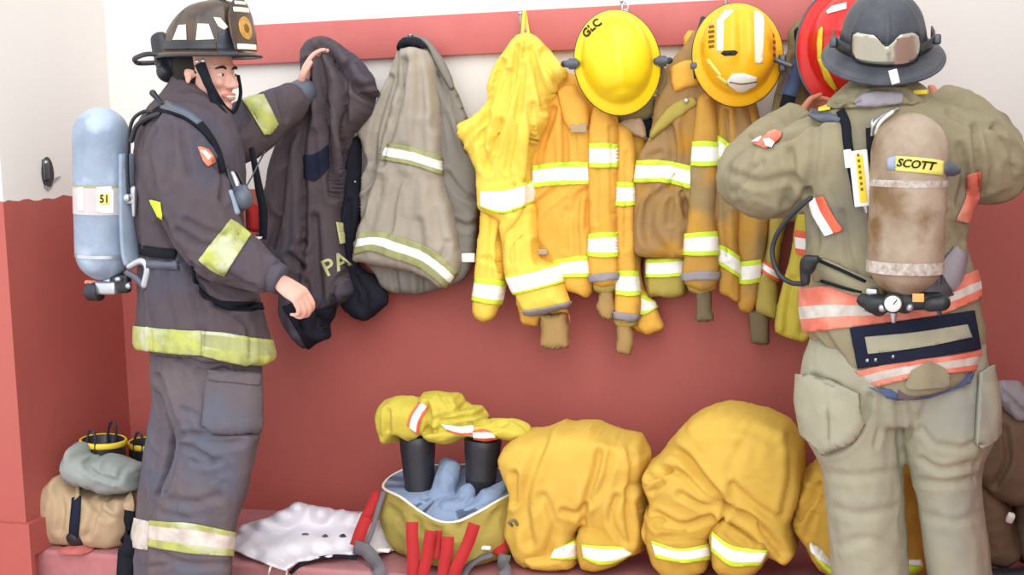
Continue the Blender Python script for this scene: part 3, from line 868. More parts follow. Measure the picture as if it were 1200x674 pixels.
cpart('inner_cuff', r, MT['olive_yellow'], [(717, 371), (749, 374), (746, 382), (735, 386), (722, 382)], -.12, .028, .02, s=5, cr_=.002)
knit(r, MT['cuff_tan'], C8((212, 500), (268, 505), (276, 545), (280, 572), (268, 627), (238, 625), (205, 615), (214, 560)), -.125, .022)
t_, mt_ = cpart('coat_hem', r, MT['amber'], C8((290, 350), (345, 395), (368, 440), (402, 517), (370, 535), (328, 548), (285, 520)), -.075, .03, .02, s=6)
stripset(r, mt_, C8((285, 375), (330, 398), (360, 415)), C8((290, 470), (330, 465), (372, 440)))

# ---- soiled coat under the striped helmet
r = empty('turnout_coat', P(840, 80, -.12), 'soiled brown-stained yellow turnout coat, below the yellow helmet with two white stripes', 'coat', HANG)
cpart('coat_back', r, MT['brown_dirty'], [(756, 290), (802, 286), (806, 348), (780, 345), (760, 349), (755, 330)], -.07, .03, .025, s=18)
ob, mob = cpart('coat_hem', r, MT['olive_yellow'], [(758, 300), (803, 298), (803, 347), (780, 348), (759, 346), (757, 320)], -.09, .025, .02, s=19)
stripset(r, mob, [(757, 304), (780, 303), (804, 301)], [(757, 325), (780, 325), (804, 323)])
f, mf = cpart('coat_front', r, MT['brown_dirty'], [(776, 88), (792, 66), (806, 50), (812, 36), (830, 40), (852, 110), (880, 118), (886, 160), (880, 200), (850, 260), (815, 300), (800, 302), (757, 301), (743, 297), (741, 250), (743, 210), (752, 180), (762, 160), (768, 120)], -.105, .06, .05, R=.05, fanorg=(830, 10), fn=10, fa=.006, s=20, strokes=[
    (C7((420, 300), (440, 420), (430, 540), (420, 674)), 4, 8), (C7((480, 590), (490, 650)), 3, 12), (C7((380, 400), (340, 420)), 4, 6), (C9((60, 430), (80, 560), (70, 674)), 4, 10), ([(762, 200), (760, 280)], 5, 5)])
stripset(r, mf, [(746, 188), (779, 188), (813, 195)], [(743, 214), (779, 214), (812, 222)])
cpart('lapel', r, MT['olive_yellow'], C7((336, 358), (345, 320), (378, 262), (432, 200), (515, 168), (539, 208), (500, 235), (445, 278), (390, 315)), -.17, .015, .012, s=21, label='yellow turned-back lapel')
cpart('collar_tab', r, MT['amber'], C7((422, 70), (440, 50), (515, 34), (536, 60), (540, 132), (480, 152), (438, 168), (428, 130)), -.175, .02, .015, s=22, label='orange collar tab')
cpart('collar', r, MT['amber'], [(803, 62), (800, 45), (807, 34), (818, 38), (822, 62), (812, 78)], -.12, .02, .02, s=22)
build('snap', ellipsoid(P(804, 118, -.192), (.008, .004, .008), n=12, m=6), MT['steel'], r)
d, md_ = cpart('sleeve', r, MT['amber_dirty'], [(866, 112), (884, 116), (895, 160), (903, 200), (902, 257), (894, 313), (889, 349), (880, 366), (866, 364), (862, 319), (860, 239), (858, 160)], -.10, .045, .04, fanorg=(870, 60), fn=8, fa=.003, s=23)
stripset(r, md_, [(863, 307), (876, 306), (892, 304)], [(864, 332), (877, 333), (891, 330)])
knit(r, MT['cuff_grey'], C10((322, 440), (398, 450), (414, 500), (410, 586), (372, 588), (336, 580), (330, 500)), -.10, .022, 'dark soiled knitted wrist cuff')
d, md_ = cpart('coat_front', r, MT['amber_dirty'], [(838, 118), (855, 112), (868, 118), (874, 180), (868, 239), (865, 290), (868, 319), (868, 355), (856, 351), (844, 342), (840, 319), (838, 240)], -.13, .045, .04, fanorg=(850, 60), fn=8, fa=.003, s=24, strokes=[([(852, 130), (850, 230), (852, 300)], 3, 7)])
stripset(r, md_, [(838, 156), (852, 166), (873, 182)], [(838, 186), (845, 190), (866, 215)])
stripset(r, md_, [(840, 286), (852, 290), (867, 301)], [(840, 308), (852, 316), (868, 327)])
c_, mc = cpart('sleeve', r, MT['amber_dirty'], [(818, 110), (838, 108), (843, 150), (841, 200), (838, 250), (841, 300), (843, 325), (836, 337), (820, 341), (804, 334), (800, 320), (805, 280), (809, 200), (813, 150)], -.165, .045, .035, fanorg=(826, 50), fn=8, fa=.003, s=25)
stripset(r, mc, [(812, 166), (825, 165), (843, 167)], [(810, 194), (825, 195), (842, 194)])
stripset(r, mc, [(803, 274), (820, 272), (841, 271)], [(800, 299), (820, 300), (842, 299)])
trim(r, mc, [(798, 321), (820, 318), (844, 319)], [(799, 329), (820, 328), (844, 328)], MT['grey_binding'], layers=((0, 1, 0),), name='cuff_binding', label='grey cuff binding')
cpart('inner_cuff', r, MT['olive_yellow'], [(804, 330), (840, 329), (839, 339), (822, 346), (808, 341)], -.16, .03, .02, s=7, cr_=.002)
knit(r, MT['cuff_grey'], C10((116, 365), (178, 362), (180, 440), (196, 490), (160, 497), (118, 495), (122, 430)), -.16, .022, 'soiled knitted wrist cuff')

# ---- lemon-olive coat beyond the right firefighter's elbow
r = empty('turnout_coat', P(955, 30, -.13), 'olive yellow turnout coat with orange and white bands, below the red helmet', 'coat', HANG)
cpart('coat_upper', r, MT['olive'], [(925, 60), (924, 40), (934, 26), (946, 20), (962, 40), (975, 90), (985, 130), (985, 240), (940, 260), (905, 258), (896, 180), (905, 125), (915, 85)], -.09, .05, .04, fanorg=(945, 10), fn=9, fa=.006, s=26, strokes=[([(930, 70), (915, 110)], 4, 8), ([(948, 80), (950, 125)], 4, 9)])
cpart('collar_opening', r, MT['coat_black'], [(930, 34), (943, 28), (947, 44), (939, 56), (931, 48)], -.145, .01, .01, s=2, cr_=0, label='black patch at the collar')
build('strap', ribbon([P(938, 70, -.165), P(932, 92, -.19), P(924, 114, -.2)], .042, .006), MT['blue_webbing'], r)
build('strap_end', ribbon([P(925, 112, -.205), P(921, 127, -.208)], .04, .01), MT['black_webbing'], r)
e1, me1 = cpart('coat_front', r, MT['olive_yellow'], C10((410, 60), (440, 50), (480, 80), (452, 200), (440, 330), (444, 484), (400, 470), (352, 452), (362, 360), (372, 280), (398, 200)), -.10, .04, .035, fanorg=(930, 120), fn=8, fa=.004, s=27)
trim(r, me1, C10((372, 238), (400, 262), (460, 302)), C10((368, 282), (400, 312), (452, 345)), MT['orange'], MT['silver'], ((0, .25, 0), (.25, .75, 1), (.75, 1, 0)))
e2, me2 = cpart('coat_front', r, MT['lemon'], C10((520, 60), (600, 40), (640, 60), (640, 380), (600, 500), (565, 577), (490, 562), (430, 532), (442, 440), (470, 330), (508, 200)), -.13, .05, .045, fanorg=(950, 120), fn=7, fa=.004, s=28, strokes=[(C10((500, 330), (480, 450), (475, 540)), 4, 8), (C10((550, 380), (540, 540)), 4, 6)])
trim(r, me2, C10((510, 135), (560, 142), (620, 140)), C10((516, 228), (560, 234), (620, 230)), MT['orange'], MT['silver'], ((0, .28, 0), (.28, .75, 1), (.75, 1, 0)))
# ------------------------------------------------------------------ gear on the ledge
B1 = lambda *p: zp(570, 450, 3.0095, p)
B2 = lambda *p: zp(740, 450, 3.009, p)
B3 = lambda *p: zp(900, 400, 2.46, p)
K = lambda *p: zp(260, 440, 2.8806, p)
K4 = lambda *p: zp(400, 560, 5.4545, p)
G = lambda *p: zp(0, 470, 3.3056, p)
RR = lambda *p: zp(1120, 430, 2.7625, p)

def bpart(name, root, mt, poly, Y, T, Tb, R, strokes=(), s=0, amp=.007, cs=7, st=(1, 1, 1), step=.0075, label=None, gain=1.5, floor=True, fanorg=None, fn=9, fa=.01):
    m = puff(poly, Y, T, R, Tb, step)
    if fanorg is not None: fan(m, fanorg, fn, fa, s)
    if amp: crumple(m, amp, cs, st, s); crumple(m, amp*.35, cs*2.7, (1, 1, 1), s+50)
    if strokes: sculpt(m, strokes, gain)
    if floor: m.V[:, 2] = np.maximum(m.V[:, 2], LEDGE+.001+0*m.V[:, 2])
    m.V[:, 1] = np.minimum(m.V[:, 1], -.02)
    o = build(name, m, mt, root)
    if label: o['label'] = label
    return o, m
BUN = 'turnout trousers pushed down over boots on the ledge'
YB = -.36
# bundle 1
r = empty('bunker_trousers', (P(680, 640, YB)[0], YB, LEDGE), 'smooth boxy pile of yellow turnout trousers, directly below the bright yellow coats', 'trousers', BUN)
_, mb = bpart('trouser_leg', r, MT['bundle_gold'], B1((330, 520), (345, 480), (390, 460), (450, 480), (520, 540), (545, 575), (500, 605), (460, 628), (400, 642), (350, 628), (335, 590)), YB-.05, .13, .06, .08, s=2, amp=.004, label='orange-yellow leg opening')
stripset(r, mb, [(682, 638), (700, 640), (722, 641), (745, 643)], [(684, 654), (700, 661), (718, 660), (740, 650)], ((0, .15, 0), (.15, .8, 1), (.8, 1, 0)))
_, mb = bpart('trouser_leg', r, MT['bundle_yellow'], B1((150, 560), (220, 560), (335, 520), (338, 600), (325, 635), (250, 642), (180, 636), (140, 600)), YB-.05, .13, .06, .08, s=3, amp=.004)
stripset(r, mb, [(650, 644), (664, 638), (681, 632)], [(645, 655), (664, 656), (682, 654)], ((0, .12, 0), (.12, .85, 1), (.85, 1, 0)))
bpart('trouser_body', r, MT['bundle_yellow'], B1((62, 238), (84, 200), (132, 166), (200, 160), (245, 140), (268, 130), (285, 140), (330, 134), (382, 134), (450, 165), (540, 182), (560, 215), (582, 250), (560, 330), (572, 400), (580, 520), (562, 575), (520, 590), (460, 560), (410, 500), (360, 480), (340, 500), (335, 545), (240, 590), (175, 632), (125, 600), (95, 530), (78, 500), (98, 425), (106, 350), (80, 290)),
    YB, .17, .12, .15, s=4, amp=.0045, cs=5, fanorg=(690, 450), fn=7, fa=.006, strokes=[
    (B1((400, 240), (380, 330), (345, 440), (340, 520)), 4, 14), (B1((440, 250), (420, 340), (370, 420)), 4, 8), (B1((500, 200), (520, 300), (500, 420), (510, 560)), 4, 10), (B1((555, 240), (545, 340), (500, 380)), 4, 10),
    (B1((210, 170), (160, 300), (130, 420), (150, 560)), 6, 12), (B1((270, 450), (310, 460), (345, 440)), 4, 8), (B1((100, 320), (95, 420)), 4, 12), (B1((460, 400), (440, 480), (480, 560)), 4, 10), (B1((330, 150), (430, 170), (540, 200)), 5, -6), (B1((200, 400), (240, 500), (220, 590)), 5, 8), (B1((540, 420), (560, 520)), 4, 8)])
build('drawstring', tube([P(575+25, 616, YB-.17), P(597, 612, YB-.19), P(603, 610, YB-.18), P(606, 615, YB-.17)], .005, n=8), MT['olive'], r)
# bundle 2
r = empty('bunker_trousers', (P(850, 640, YB)[0], YB, LEDGE), 'large rounded pile of yellow turnout trousers with two reflective cuffs, right of the boxy one', 'trousers', BUN)
_, ml_ = bpart('trouser_leg', r, MT['bundle_gold'], B2((52, 430), (130, 420), (260, 480), (290, 560), (280, 640), (200, 664), (130, 655), (82, 610), (55, 510)), YB-.06, .15, .08, .1, s=5, amp=.006, strokes=[(B2((90, 500), (200, 500)), 4, 8), (B2((110, 540), (250, 535)), 4, 8)])
stripset(r, ml_, B2((70, 552), (170, 580), (282, 562)), B2((86, 612), (180, 630), (280, 618)), ((0, .18, 0), (.18, .75, 1), (.75, 1, 0)))
_, ml_ = bpart('trouser_leg', r, MT['bundle_gold'], B2((285, 500), (340, 440), (470, 500), (520, 560), (480, 610), (450, 640), (400, 655), (330, 648), (290, 610)), YB-.07, .15, .08, .1, s=6, amp=.007, strokes=[(B2((350, 480), (450, 550)), 4, 10), (B2((330, 520), (400, 570)), 4, 8)])
stripset(r, ml_, B2((285, 520), (360, 572), (480, 588)), B2((284, 590), (350, 640), (455, 638)), ((0, .2, 0), (.2, .75, 1), (.75, 1, 0)))
bpart('trouser_body', r, MT['bundle_yellow'], B2((46, 295), (75, 260), (122, 230), (150, 190), (182, 150), (225, 105), (262, 85), (300, 72), (342, 64), (385, 72), (432, 80), (480, 92), (524, 112), (560, 130), (590, 172), (610, 210), (616, 275), (612, 340), (600, 400), (572, 470), (582, 530), (592, 568), (562, 606), (515, 590), (460, 580), (400, 520), (340, 455), (300, 520), (262, 560), (160, 575), (85, 555), (52, 500), (60, 440), (78, 390), (52, 335)),
    YB, .19, .13, .16, s=7, amp=.006, cs=5, strokes=[
    (B2((130, 225), (190, 260), (250, 340), (340, 440)), 5, 20), (B2((95, 300), (180, 320), (260, 400), (330, 440)), 4, 12), (B2((340, 445), (420, 480), (500, 560), (530, 600)), 5, 16), (B2((150, 190), (240, 120), (330, 80)), 4, -9),
    (B2((170, 390), (250, 430), (320, 440)), 4, 10), (B2((90, 460), (180, 500), (280, 470)), 4, 10), (B2((360, 360), (450, 440), (560, 500)), 5, 8), (B2((560, 180), (570, 320), (540, 460)), 6, 8), (B2((330, 450), (310, 520)), 3, 14), (B2((60, 330), (110, 320), (130, 300)), 3, 16), (B2((75, 380), (110, 350)), 3, 12), (B2((250, 160), (400, 150), (520, 220)), 7, 5), (B2((380, 220), (350, 320), (360, 420)), 6, 5)])
# bundle 3
r = empty('bunker_trousers', (P(1010, 640, YB)[0], YB, LEDGE), 'pile of golden yellow turnout trousers half hidden behind the right firefighter\'s legs', 'trousers', BUN)
bpart('trouser_body', r, MT['bundle_gold'], [(962, 538), (946, 552), (938, 570), (930, 600), (930, 613), (944, 634), (950, 648), (972, 668), (1000, 668), (1060, 668), (1084, 668), (1092, 630), (1086, 560), (1072, 515), (1052, 490), (1010, 470), (980, 490), (972, 515)],
    YB, .15, .12, .13, s=8, amp=.008, strokes=[(B3((150, 360), (130, 440), (90, 510)), 4, 14), (B3((110, 390), (160, 420)), 4, 10), (B3((130, 500), (110, 560)), 4, 8)])
_, m3 = bpart('trouser_leg', r, MT['lime'], B3((112, 578), (140, 580), (190, 640), (215, 670), (180, 668), (140, 630)), YB-.12, .06, .05, .05, s=9, amp=.002, label='lime reflective cuff')
stripset(r, m3, B3((120, 580), (160, 600), (200, 620)), B3((124, 605), (150, 632), (200, 660)), ((0, 1, 1),))
_, m3 = bpart('trouser_leg', r, MT['lime'], B3((380, 610), (440, 620), (456, 650), (420, 670), (380, 672)), YB-.1, .06, .05, .05, s=10, amp=.002, label='lime reflective cuff')
stripset(r, m3, B3((380, 615), (440, 625)), B3((380, 640), (445, 650)), ((0, 1, 1),))

# ---- open trousers with upright boots and a yellow hood on them
def ring_px(c, n=64):
    """closed curve through (px,py,Y) -> n 3-D points"""
    q = cr(np.array(c, float), 10, True); q3 = at(q[:, 0], q[:, 1], q[:, 2])
    L = resample(q3, 1e9, True) if 0 else q3
    d = np.r_[0, np.cumsum(np.linalg.norm(np.diff(np.vstack([q3, q3[:1]]), axis=0), axis=1))]
    t = np.linspace(0, d[-1], n, endpoint=False); qq = np.vstack([q3, q3[:1]])
    return np.stack([np.interp(t, d, qq[:, k]) for k in range(3)], -1)
r = empty('bunker_trousers', (P(526, 630, -.38)[0], -.38, LEDGE), 'open olive yellow turnout trousers with pale blue lining and red braces, standing around black boots', 'trousers', BUN)
rim = [(449, 571, -.36), (470, 583, -.46), (493, 600, -.52), (514, 611, -.55), (534, 612, -.55), (557, 602, -.52), (580, 589, -.46), (603, 574, -.36), (590, 552, -.25), (560, 545, -.22), (526, 546, -.21), (490, 546, -.22), (462, 556, -.26)]
r0 = ring_px(rim)
def shift(rg, fx, dz, dy=0, cz=None):
    c = rg.mean(0); o = rg.copy(); o[:, :2] = c[:2]+(rg[:, :2]-c[:2])*fx; o[:, 2] = (rg[:, 2] if cz is None else cz)+dz; o[:, 1] += dy; return o
zfl = LEDGE+.004
flat = r0.copy(); flat[:, 2] = zfl
outer = []
for k, f in ((0, 1.0), (.18, 1.02), (.4, 1.06), (.62, 1.07), (.82, 1.02), (.95, .9), (1, .74)):
    o_ = shift(r0*(1-k)+flat*k, f, 0); outer.append(o_)
q = cr(np.array(outer).reshape(len(outer), -1), 4).reshape(-1, 64, 3)
inner = [shift(r0, .985, .002), shift(r0, .95, -.01), shift(r0, .88, -.035), shift(r0, .75, -.06), shift(r0, .5, -.09, 0), shift(r0, .2, -.1), shift(r0, .02, -.1)]
mo = rings(list(q[::-1]), cap=False); crumple(mo, .009, 9, (1, 1, 1), 3); sculpt(mo, [(K4((300, 180), (370, 240), (390, 330)), 3, 12), (K4((980, 220), (960, 290), (980, 330)), 3, 14), (K4((480, 260), (500, 330), (540, 380)), 3, 10), (K4((760, 300), (740, 360), (720, 390)), 3, 10), (K4((620, 320), (630, 380)), 3, 10)], 1.4)
mo.V[:, 2] = np.maximum(mo.V[:, 2], zfl)
build('trouser_body', mo, MT['olive_yellow'], r)
mi_ = rings([cc for cc in cr(np.array(inner).reshape(len(inner), -1), 5).reshape(-1, 64, 3)], cap=True); crumple(mi_, .006, 11, (1, 1, 1), 5)
o = build('lining', mi_, MT['lining_blue'], r); o['label'] = 'pale blue-grey quilted lining'
# folds of lining rising between the boots
lm = remesh([tube([P(503, 590, -.42), P(520, 572, -.40), P(527, 552, -.36), P(522, 543, -.33)], [.02, .035, .035, .02]), tube([P(535, 595, -.44), P(545, 580, -.42), P(555, 572, -.38)], [.02, .03, .02]),
             tube([P(513, 600, -.46), P(530, 596, -.47), P(550, 586, -.44)], [.018, .03, .018]), tube([P(470, 580, -.4), P(490, 592, -.45), P(510, 604, -.49)], [.012, .022, .014]), tube([P(592, 566, -.36), P(575, 582, -.42), P(550, 600, -.48)], [.014, .03, .018]), ellipsoid(P(528, 590, -.41), (.1, .06, .03))], .006, 3)
crumple(lm, .006, 16, (1, 1, 1), 9)
o = build('lining_fold', lm, MT['lining_blue'], r)
pip = r0.copy(); build('piping', tube(pip, .0045, n=8, sub=1, closed=True), MT['cream'], r)
RW = MT['red_webbing']
def strap_(pts, wpx, name='brace_strap', mt=None, nr=(0.25, -1, .2), th=.004, root=r):
    w = wpx*mpp(500, 640, -.5)
    return build(name, ribbon([P(*p) for p in pts], w, th, nr), mt or RW, root)
ly = LEY-.012
strap_([(483, 612, -.585), (483, 630, -.60), (484, 648, -.612), (484, 665, ly-.006), (484, 690, ly-.004), (485, 712, ly)], 14, label if False else 'brace_strap')
strap_([(505, 622, -.60), (502, 640, -.605), (500, 655, -.612), (496, 672, ly-.006), (492, 700, ly)], 13)
strap_([(525, 629, -.60), (524, 645, -.61), (521, 662, -.615), (519, 680, ly-.006), (518, 705, ly)], 14)
strap_([(556, 614, -.585), (549, 635, -.60), (540, 655, -.615), (533, 672, ly-.008), (526, 705, ly)], 14)
strap_([(514, 622, -.575), (513, 640, -.59), (512, 655, -.60)], 8)
strap_([(443, 577, -.38), (437, 592, -.41), (428, 609, -.44), (426, 616, -.46)], 14)
strap_([(430, 606, -.45), (424, 620, -.47), (417, 640, -.50)], 15)
strap_([(450, 576, -.40), (442, 600, -.43), (436, 622, -.46), (428, 642, -.49)], 6, 'brace_edge', MT['grey_webbing'])
strap_([(590, 624, -.44), (588, 636, -.46), (584, 650, -.49)], 15)
strap_([(415, 641, -.51), (428, 645, -.53), (438, 656, -.56), (444, 668, ly-.004), (446, 684, ly-.002)], 16, 'grey_strap', MT['grey_webbing'])
strap_([(592, 650, -.50), (590, 660, -.53), (592, 670, ly-.002), (593, 690, ly)], 14, 'grey_strap', MT['grey_webbing'])
strap_([(543, 676, ly-.002), (550, 664, -.56), (562, 655, -.54), (577, 650, -.53)], 8, 'grey_strap', MT['grey_webbing'], nr=(0.1, -.6, 1))
strap_([(340, 672, ly), (352, 662, -.59), (372, 655, -.56), (395, 652, -.55), (418, 654, -.56)], 5, 'grey_strap', MT['black_webbing'], nr=(0, -.6, 1))
build('buckle', rbox(P(566, 642, -.52), (.05, .012, .012), bev=.3), MT['white_plastic'], r)
build('buckle', rbox(P(450, 645, -.50), (.04, .02, .01), bev=.3), MT['white_plastic'], r)

def boot(root_label, top, bot, rtop, rbot, rimcol=None, loops=False, group='black rubber boots on the ledge', foot=True):
    """tall rubber boot: shaft from bottom to top point, foot on the ledge"""
    rt = empty('rubber_boot', (bot[0], bot[1], max(LEDGE, bot[2])), root_label, 'boot', group)
    ax = top-bot; u = ax/np.linalg.norm(ax); X, Y_, _ = frame(u)
    n = 40; a = np.linspace(0, 2*math.pi, n, endpoint=False); circ = np.cos(a)[:, None]*X+np.sin(a)[:, None]*Y_
    rs = [bot+u*0+circ*rbot*.96] + [bot+ax*t+circ*(rbot*(1-t)+rtop*t)*(1+.012*math.sin(t*25)) for t in np.linspace(.04, 1, 12)]
    rs += [top+u*.004+circ*(rtop-.003), top+u*.002+circ*(rtop-.008), top-u*.05+circ*(rtop-.010), top-u*.16+circ*(rtop-.014), top-u*.17+circ*.01]
    sh = rings(rs)
    build('shaft', sh, MT['black_rubber'], rt)
    if foot:
        f_ = remesh([tube([(bot[0], bot[1]+.03, LEDGE+.06), (bot[0], bot[1]-.06, LEDGE+.05), (bot[0], bot[1]-.15, LEDGE+.042)], [.05, .052, .042]), tube([bot, (bot[0], bot[1]+.02, LEDGE+.06)], [rbot, .055])], .007, 5)
        f_.V[:, 2] = np.maximum(f_.V[:, 2], LEDGE+.002); build('foot', f_, MT['black_rubber'], rt)
    if rimcol is not None:
        build('rim', rings([top-u*.014+circ*(rtop+.001), top-u*.012+circ*(rtop+.0035), top+u*.003+circ*(rtop+.0035), top+u*.006+circ*(rtop-.001), top+u*.002+circ*(rtop-.0065), top-u*.012+circ*(rtop-.0065)], closed=True), rimcol, rt)
    if loops:
        for sx in (-1, 1):
            c = top+X*sx*(rtop-.012)*1; c = c+np.array([0, -.01, 0])
            build('pull_loop', tube([c-u*.05+np.array([-.014, 0, 0]), c+u*.004+np.array([-.016, 0, 0]), c+u*.045+np.array([-.008, 0, 0]), c+u*.05+np.array([.006, 0, 0]), c+u*.035+np.array([.015, 0, 0]), c-u*.0+np.array([.016, 0, 0]), c-u*.05+np.array([.014, 0, 0])], .0045, n=8), MT['black_rubber'], rt)
    return rt
s5 = mpp(490, 540, -.36)
boot('left of the two black boots standing inside the open olive yellow trousers', P(489, 512, -.36), P(493, 612, -.38), 21.5*s5, 14*s5, foot=False)
boot('right of the two black boots standing inside the open olive yellow trousers', P(566, 516, -.36), P(561, 606, -.38), 22*s5, 13*s5, foot=False)

r = empty('protective_hood', P(530, 500, -.36), 'lemon yellow garment with orange and white bands draped over the two black boot tops', 'hood')
h = []
h.append(puff(K((526, 130), (535, 105), (548, 88), (590, 70), (650, 75), (694, 92), (700, 150), (680, 200), (640, 212), (600, 196), (588, 222), (568, 234), (548, 215), (542, 180)), -.37, .09, .08, .06, .007))
h.append(puff(K((672, 70), (680, 56), (745, 50), (795, 54), (812, 66), (820, 98), (878, 110), (902, 142), (890, 160), (820, 170), (740, 180), (690, 200), (678, 150)), -.34, .08, .07, .06, .007))
h.append(puff(K((680, 195), (740, 165), (830, 158), (900, 144), (985, 148), (1035, 172), (1042, 200), (1000, 212), (935, 214), (900, 224), (830, 204), (765, 226), (710, 220)), -.38, .075, .08, .06, .007))
hm = remesh(h, .006, 3); crumple(hm, .007, 12, (1, 1, 1), 4)
sculpt(hm, [(K((690, 100), (700, 150), (690, 190)), 3, 14), (K((820, 100), (780, 130), (720, 150)), 3, 9), (K((890, 120), (830, 140), (740, 160)), 3, 12), (K((700, 190), (800, 170), (900, 155)), 3, 12), (K((560, 120), (560, 190)), 3, 10), (K((960, 160), (900, 190)), 3, 8), (K((740, 60), (770, 110)), 3, 7)], 1.5)
build('hood_body', hm, MT['lemon'], r)
trim(r, hm, K((625, 170), (636, 130), (668, 88)), K((662, 200), (668, 160), (696, 110)), MT['orange'], MT['silver'], ((0, .2, 0), (.2, .75, 1), (.75, 1, 0)))
trim(r, hm, K((740, 165), (790, 170), (850, 172)), K((765, 190), (800, 198), (850, 200)), MT['orange'], MT['silver'], ((0, .8, 1), (.8, 1, 0)))
trim(r, hm, K((845, 188), (870, 182), (900, 186)), K((850, 214), (890, 220), (930, 214)), MT['orange'], MT['silver'], ((0, .3, 0), (.3, .75, 1), (.75, 1, 0)))

# ---- white cloth lying on the ledge
def sheet(name, root, pts, inside, mt, amp=.004, th=.006, stepx=3.0, s=0, sc=14):
    """lying sheet: outline and inner points (px,py,z above ledge)"""
    def w3(px, py, z):
        d = ray(np.float64(px), np.float64(py)); t = (LEDGE+z-CAM[2])/d[2]; return CAM+t*d
    A = np.array(list(pts)+list(inside), float)
    b = resample(np.array(pts, float), stepx, True)
    lo, hi = b[:, :2].min(0), b[:, :2].max(0)
    gx, gy = np.meshgrid(np.arange(lo[0], hi[0], stepx), np.arange(lo[1], hi[1], stepx*.7)); g = np.stack([gx.ravel(), gy.ravel()], -1)
    g = g[inpoly(g, b[:, :2])]; g = g[seg_dist(g, np.vstack([b, b[:1]])[:, :2]) > stepx*.6]
    r_ = delaunay_2d_cdt([Vector(x) for x in np.vstack([b[:, :2], g])], [], [list(range(len(b)))], 1, 1e-6)
    v = np.array([x[:] for x in r_[0]])
    dd = np.linalg.norm(v[:, None]-A[None, :, :2], axis=2)+.5; w_ = dd**-2.5; z = (w_*A[:, 2]).sum(1)/w_.sum(1)
    V = np.array([w3(a, c, zz) for (a, c), zz in zip(v, z)])
    m = M(V, [tuple(f)[::-1] for f in r_[2]])
    V[:, 2] += amp*(1-2*np.abs(noise(V*sc, s))); V[:, 2] = np.maximum(V[:, 2], LEDGE+.003); V[:, 1] = np.minimum(V[:, 1], -.02)
    m.V = V
    m0 = m.copy(); t = thicken(m, th)
    return build(name, t, mt, root), m0
r = empty('cloth_bag', at_z(350, 640, LEDGE), 'crumpled white cloth with grey smudges and a cord lying on the ledge', 'cloth')
_, wm = sheet('cloth', r, [(271, 645, .01), (276, 630, .02), (284, 617, .05), (309, 610, .09), (330, 599, .12), (347, 591, .14), (375, 596, .12), (412, 601, .10), (430, 600, .10), (446, 612, .07), (470, 632, .03), (478, 641, .01), (462, 645, .01), (440, 651, .02), (420, 650, .02), (398, 652, .02), (375, 656, .015), (350, 660, .01), (335, 670, .005), (326, 668, .005), (300, 658, .006)], [(340, 630, .05), (380, 630, .05), (310, 635, .04), (420, 625, .06)], MT['white_cloth'], .0045, .006, 3, 2, 8)
def smudge(root, m, cx, cy, w_, h_, mt):
    a = np.linspace(0, 2*math.pi, 9, endpoint=False); q = np.stack([cx+np.cos(a)*w_*(1+.25*np.sin(3*a)), cy+np.sin(a)*h_], -1)
    b = clipconvex(m, q, .0)
    n = m.normals(); up = 1 if n[:, 2].mean() > 0 else -1
    b = thicken(b, .0015); b.V[:, 2] += .008
    if len(b.F): build('smudge', b, mt, root)
smudge(r, wm, 402, 631, 4, 2, MT['dark_steel']); smudge(r, wm, 381, 631, 3, 1.6, MT['dark_steel']); smudge(r, wm, 358, 629, 4, 1.2, MT['grey_webbing'])
build('cord', tube([at_z(328, 652, LEDGE+.02), at_z(320, 660, LEDGE+.008), at_z(316, 668, LEDGE+.006), P(315, 680, LEY-.01), P(322, 690, LEY-.012), P(334, 678, LEY-.012), at_z(336, 664, LEDGE+.006), at_z(330, 656, LEDGE+.02)], .003, n=8), MT['cream'], r)

# ---- tan gear with boots by the left wall
YG = -.45
r = empty('bunker_trousers', (P(112, 630, YG)[0], YG, LEDGE), 'tan canvas turnout trousers with grey lining and navy straps, slumped by the left wall', 'trousers', BUN)
_, mg = bpart('trouser_body', r, MT['canvas_tan'], G((252, 245), (268, 270), (240, 285), (205, 310), (190, 345), (184, 390), (188, 440), (202, 480), (222, 512), (236, 532), (300, 538), (370, 545), (450, 552), (520, 545), (545, 500), (545, 350), (520, 350), (450, 355), (380, 335), (320, 315), (285, 290)),
    YG, .13, .12, .1, s=11, amp=.006, cs=7, strokes=[(G((330, 350), (380, 420), (420, 450)), 4, 10), (G((340, 520), (370, 430), (390, 380)), 4, 9), (G((220, 330), (240, 420), (230, 500)), 4, 8), (G((400, 360), (440, 420)), 3, 8), (G((270, 310), (360, 345), (460, 370), (540, 360)), 3, 8)])
_, ml_ = bpart('lining', r, MT['lining_grey'], G((290, 172), (305, 164), (326, 172), (334, 204), (380, 226), (410, 212), (435, 205), (480, 230), (545, 250), (552, 345), (500, 352), (440, 352), (380, 330), (340, 320), (300, 300), (270, 285), (268, 230)), YG-.05, .09, .06, .07, s=12, amp=.006, cs=9, strokes=[(G((330, 210), (350, 270), (440, 310)), 3, 10), (G((410, 215), (400, 270)), 3, 8), (G((480, 240), (460, 310)), 3, 7)], label='grey inner lining turned out')
def lie(m, pts, off=.006):
    """points of a strap laid on the front of a surface"""
    bv = m.bvh(); o = []
    for px, py in pts:
        d = ray(np.float64(px), np.float64(py)); d = d/np.linalg.norm(d); h_ = bv.ray_cast(Vector(CAM), Vector(d), 20)
        o.append(np.array(h_[0])-d*off if h_[0] is not None else None)
    last = next(x for x in o if x is not None)
    for i, x in enumerate(o):
        if x is None: o[i] = P(*pts[i], last[1])
        last = o[i]
    return o
sg = mpp(100, 600, YG)
build('strap', ribbon(lie(mg, G((296, 372), (292, 430), (288, 480), (284, 535)), .008), 12*sg, .006), MT['navy'], r)
o = build('strap_tab', ribbon(lie(mg, G((298, 325), (297, 350), (295, 378)), .009), 12*sg, .007), MT['leather_tan'], r)
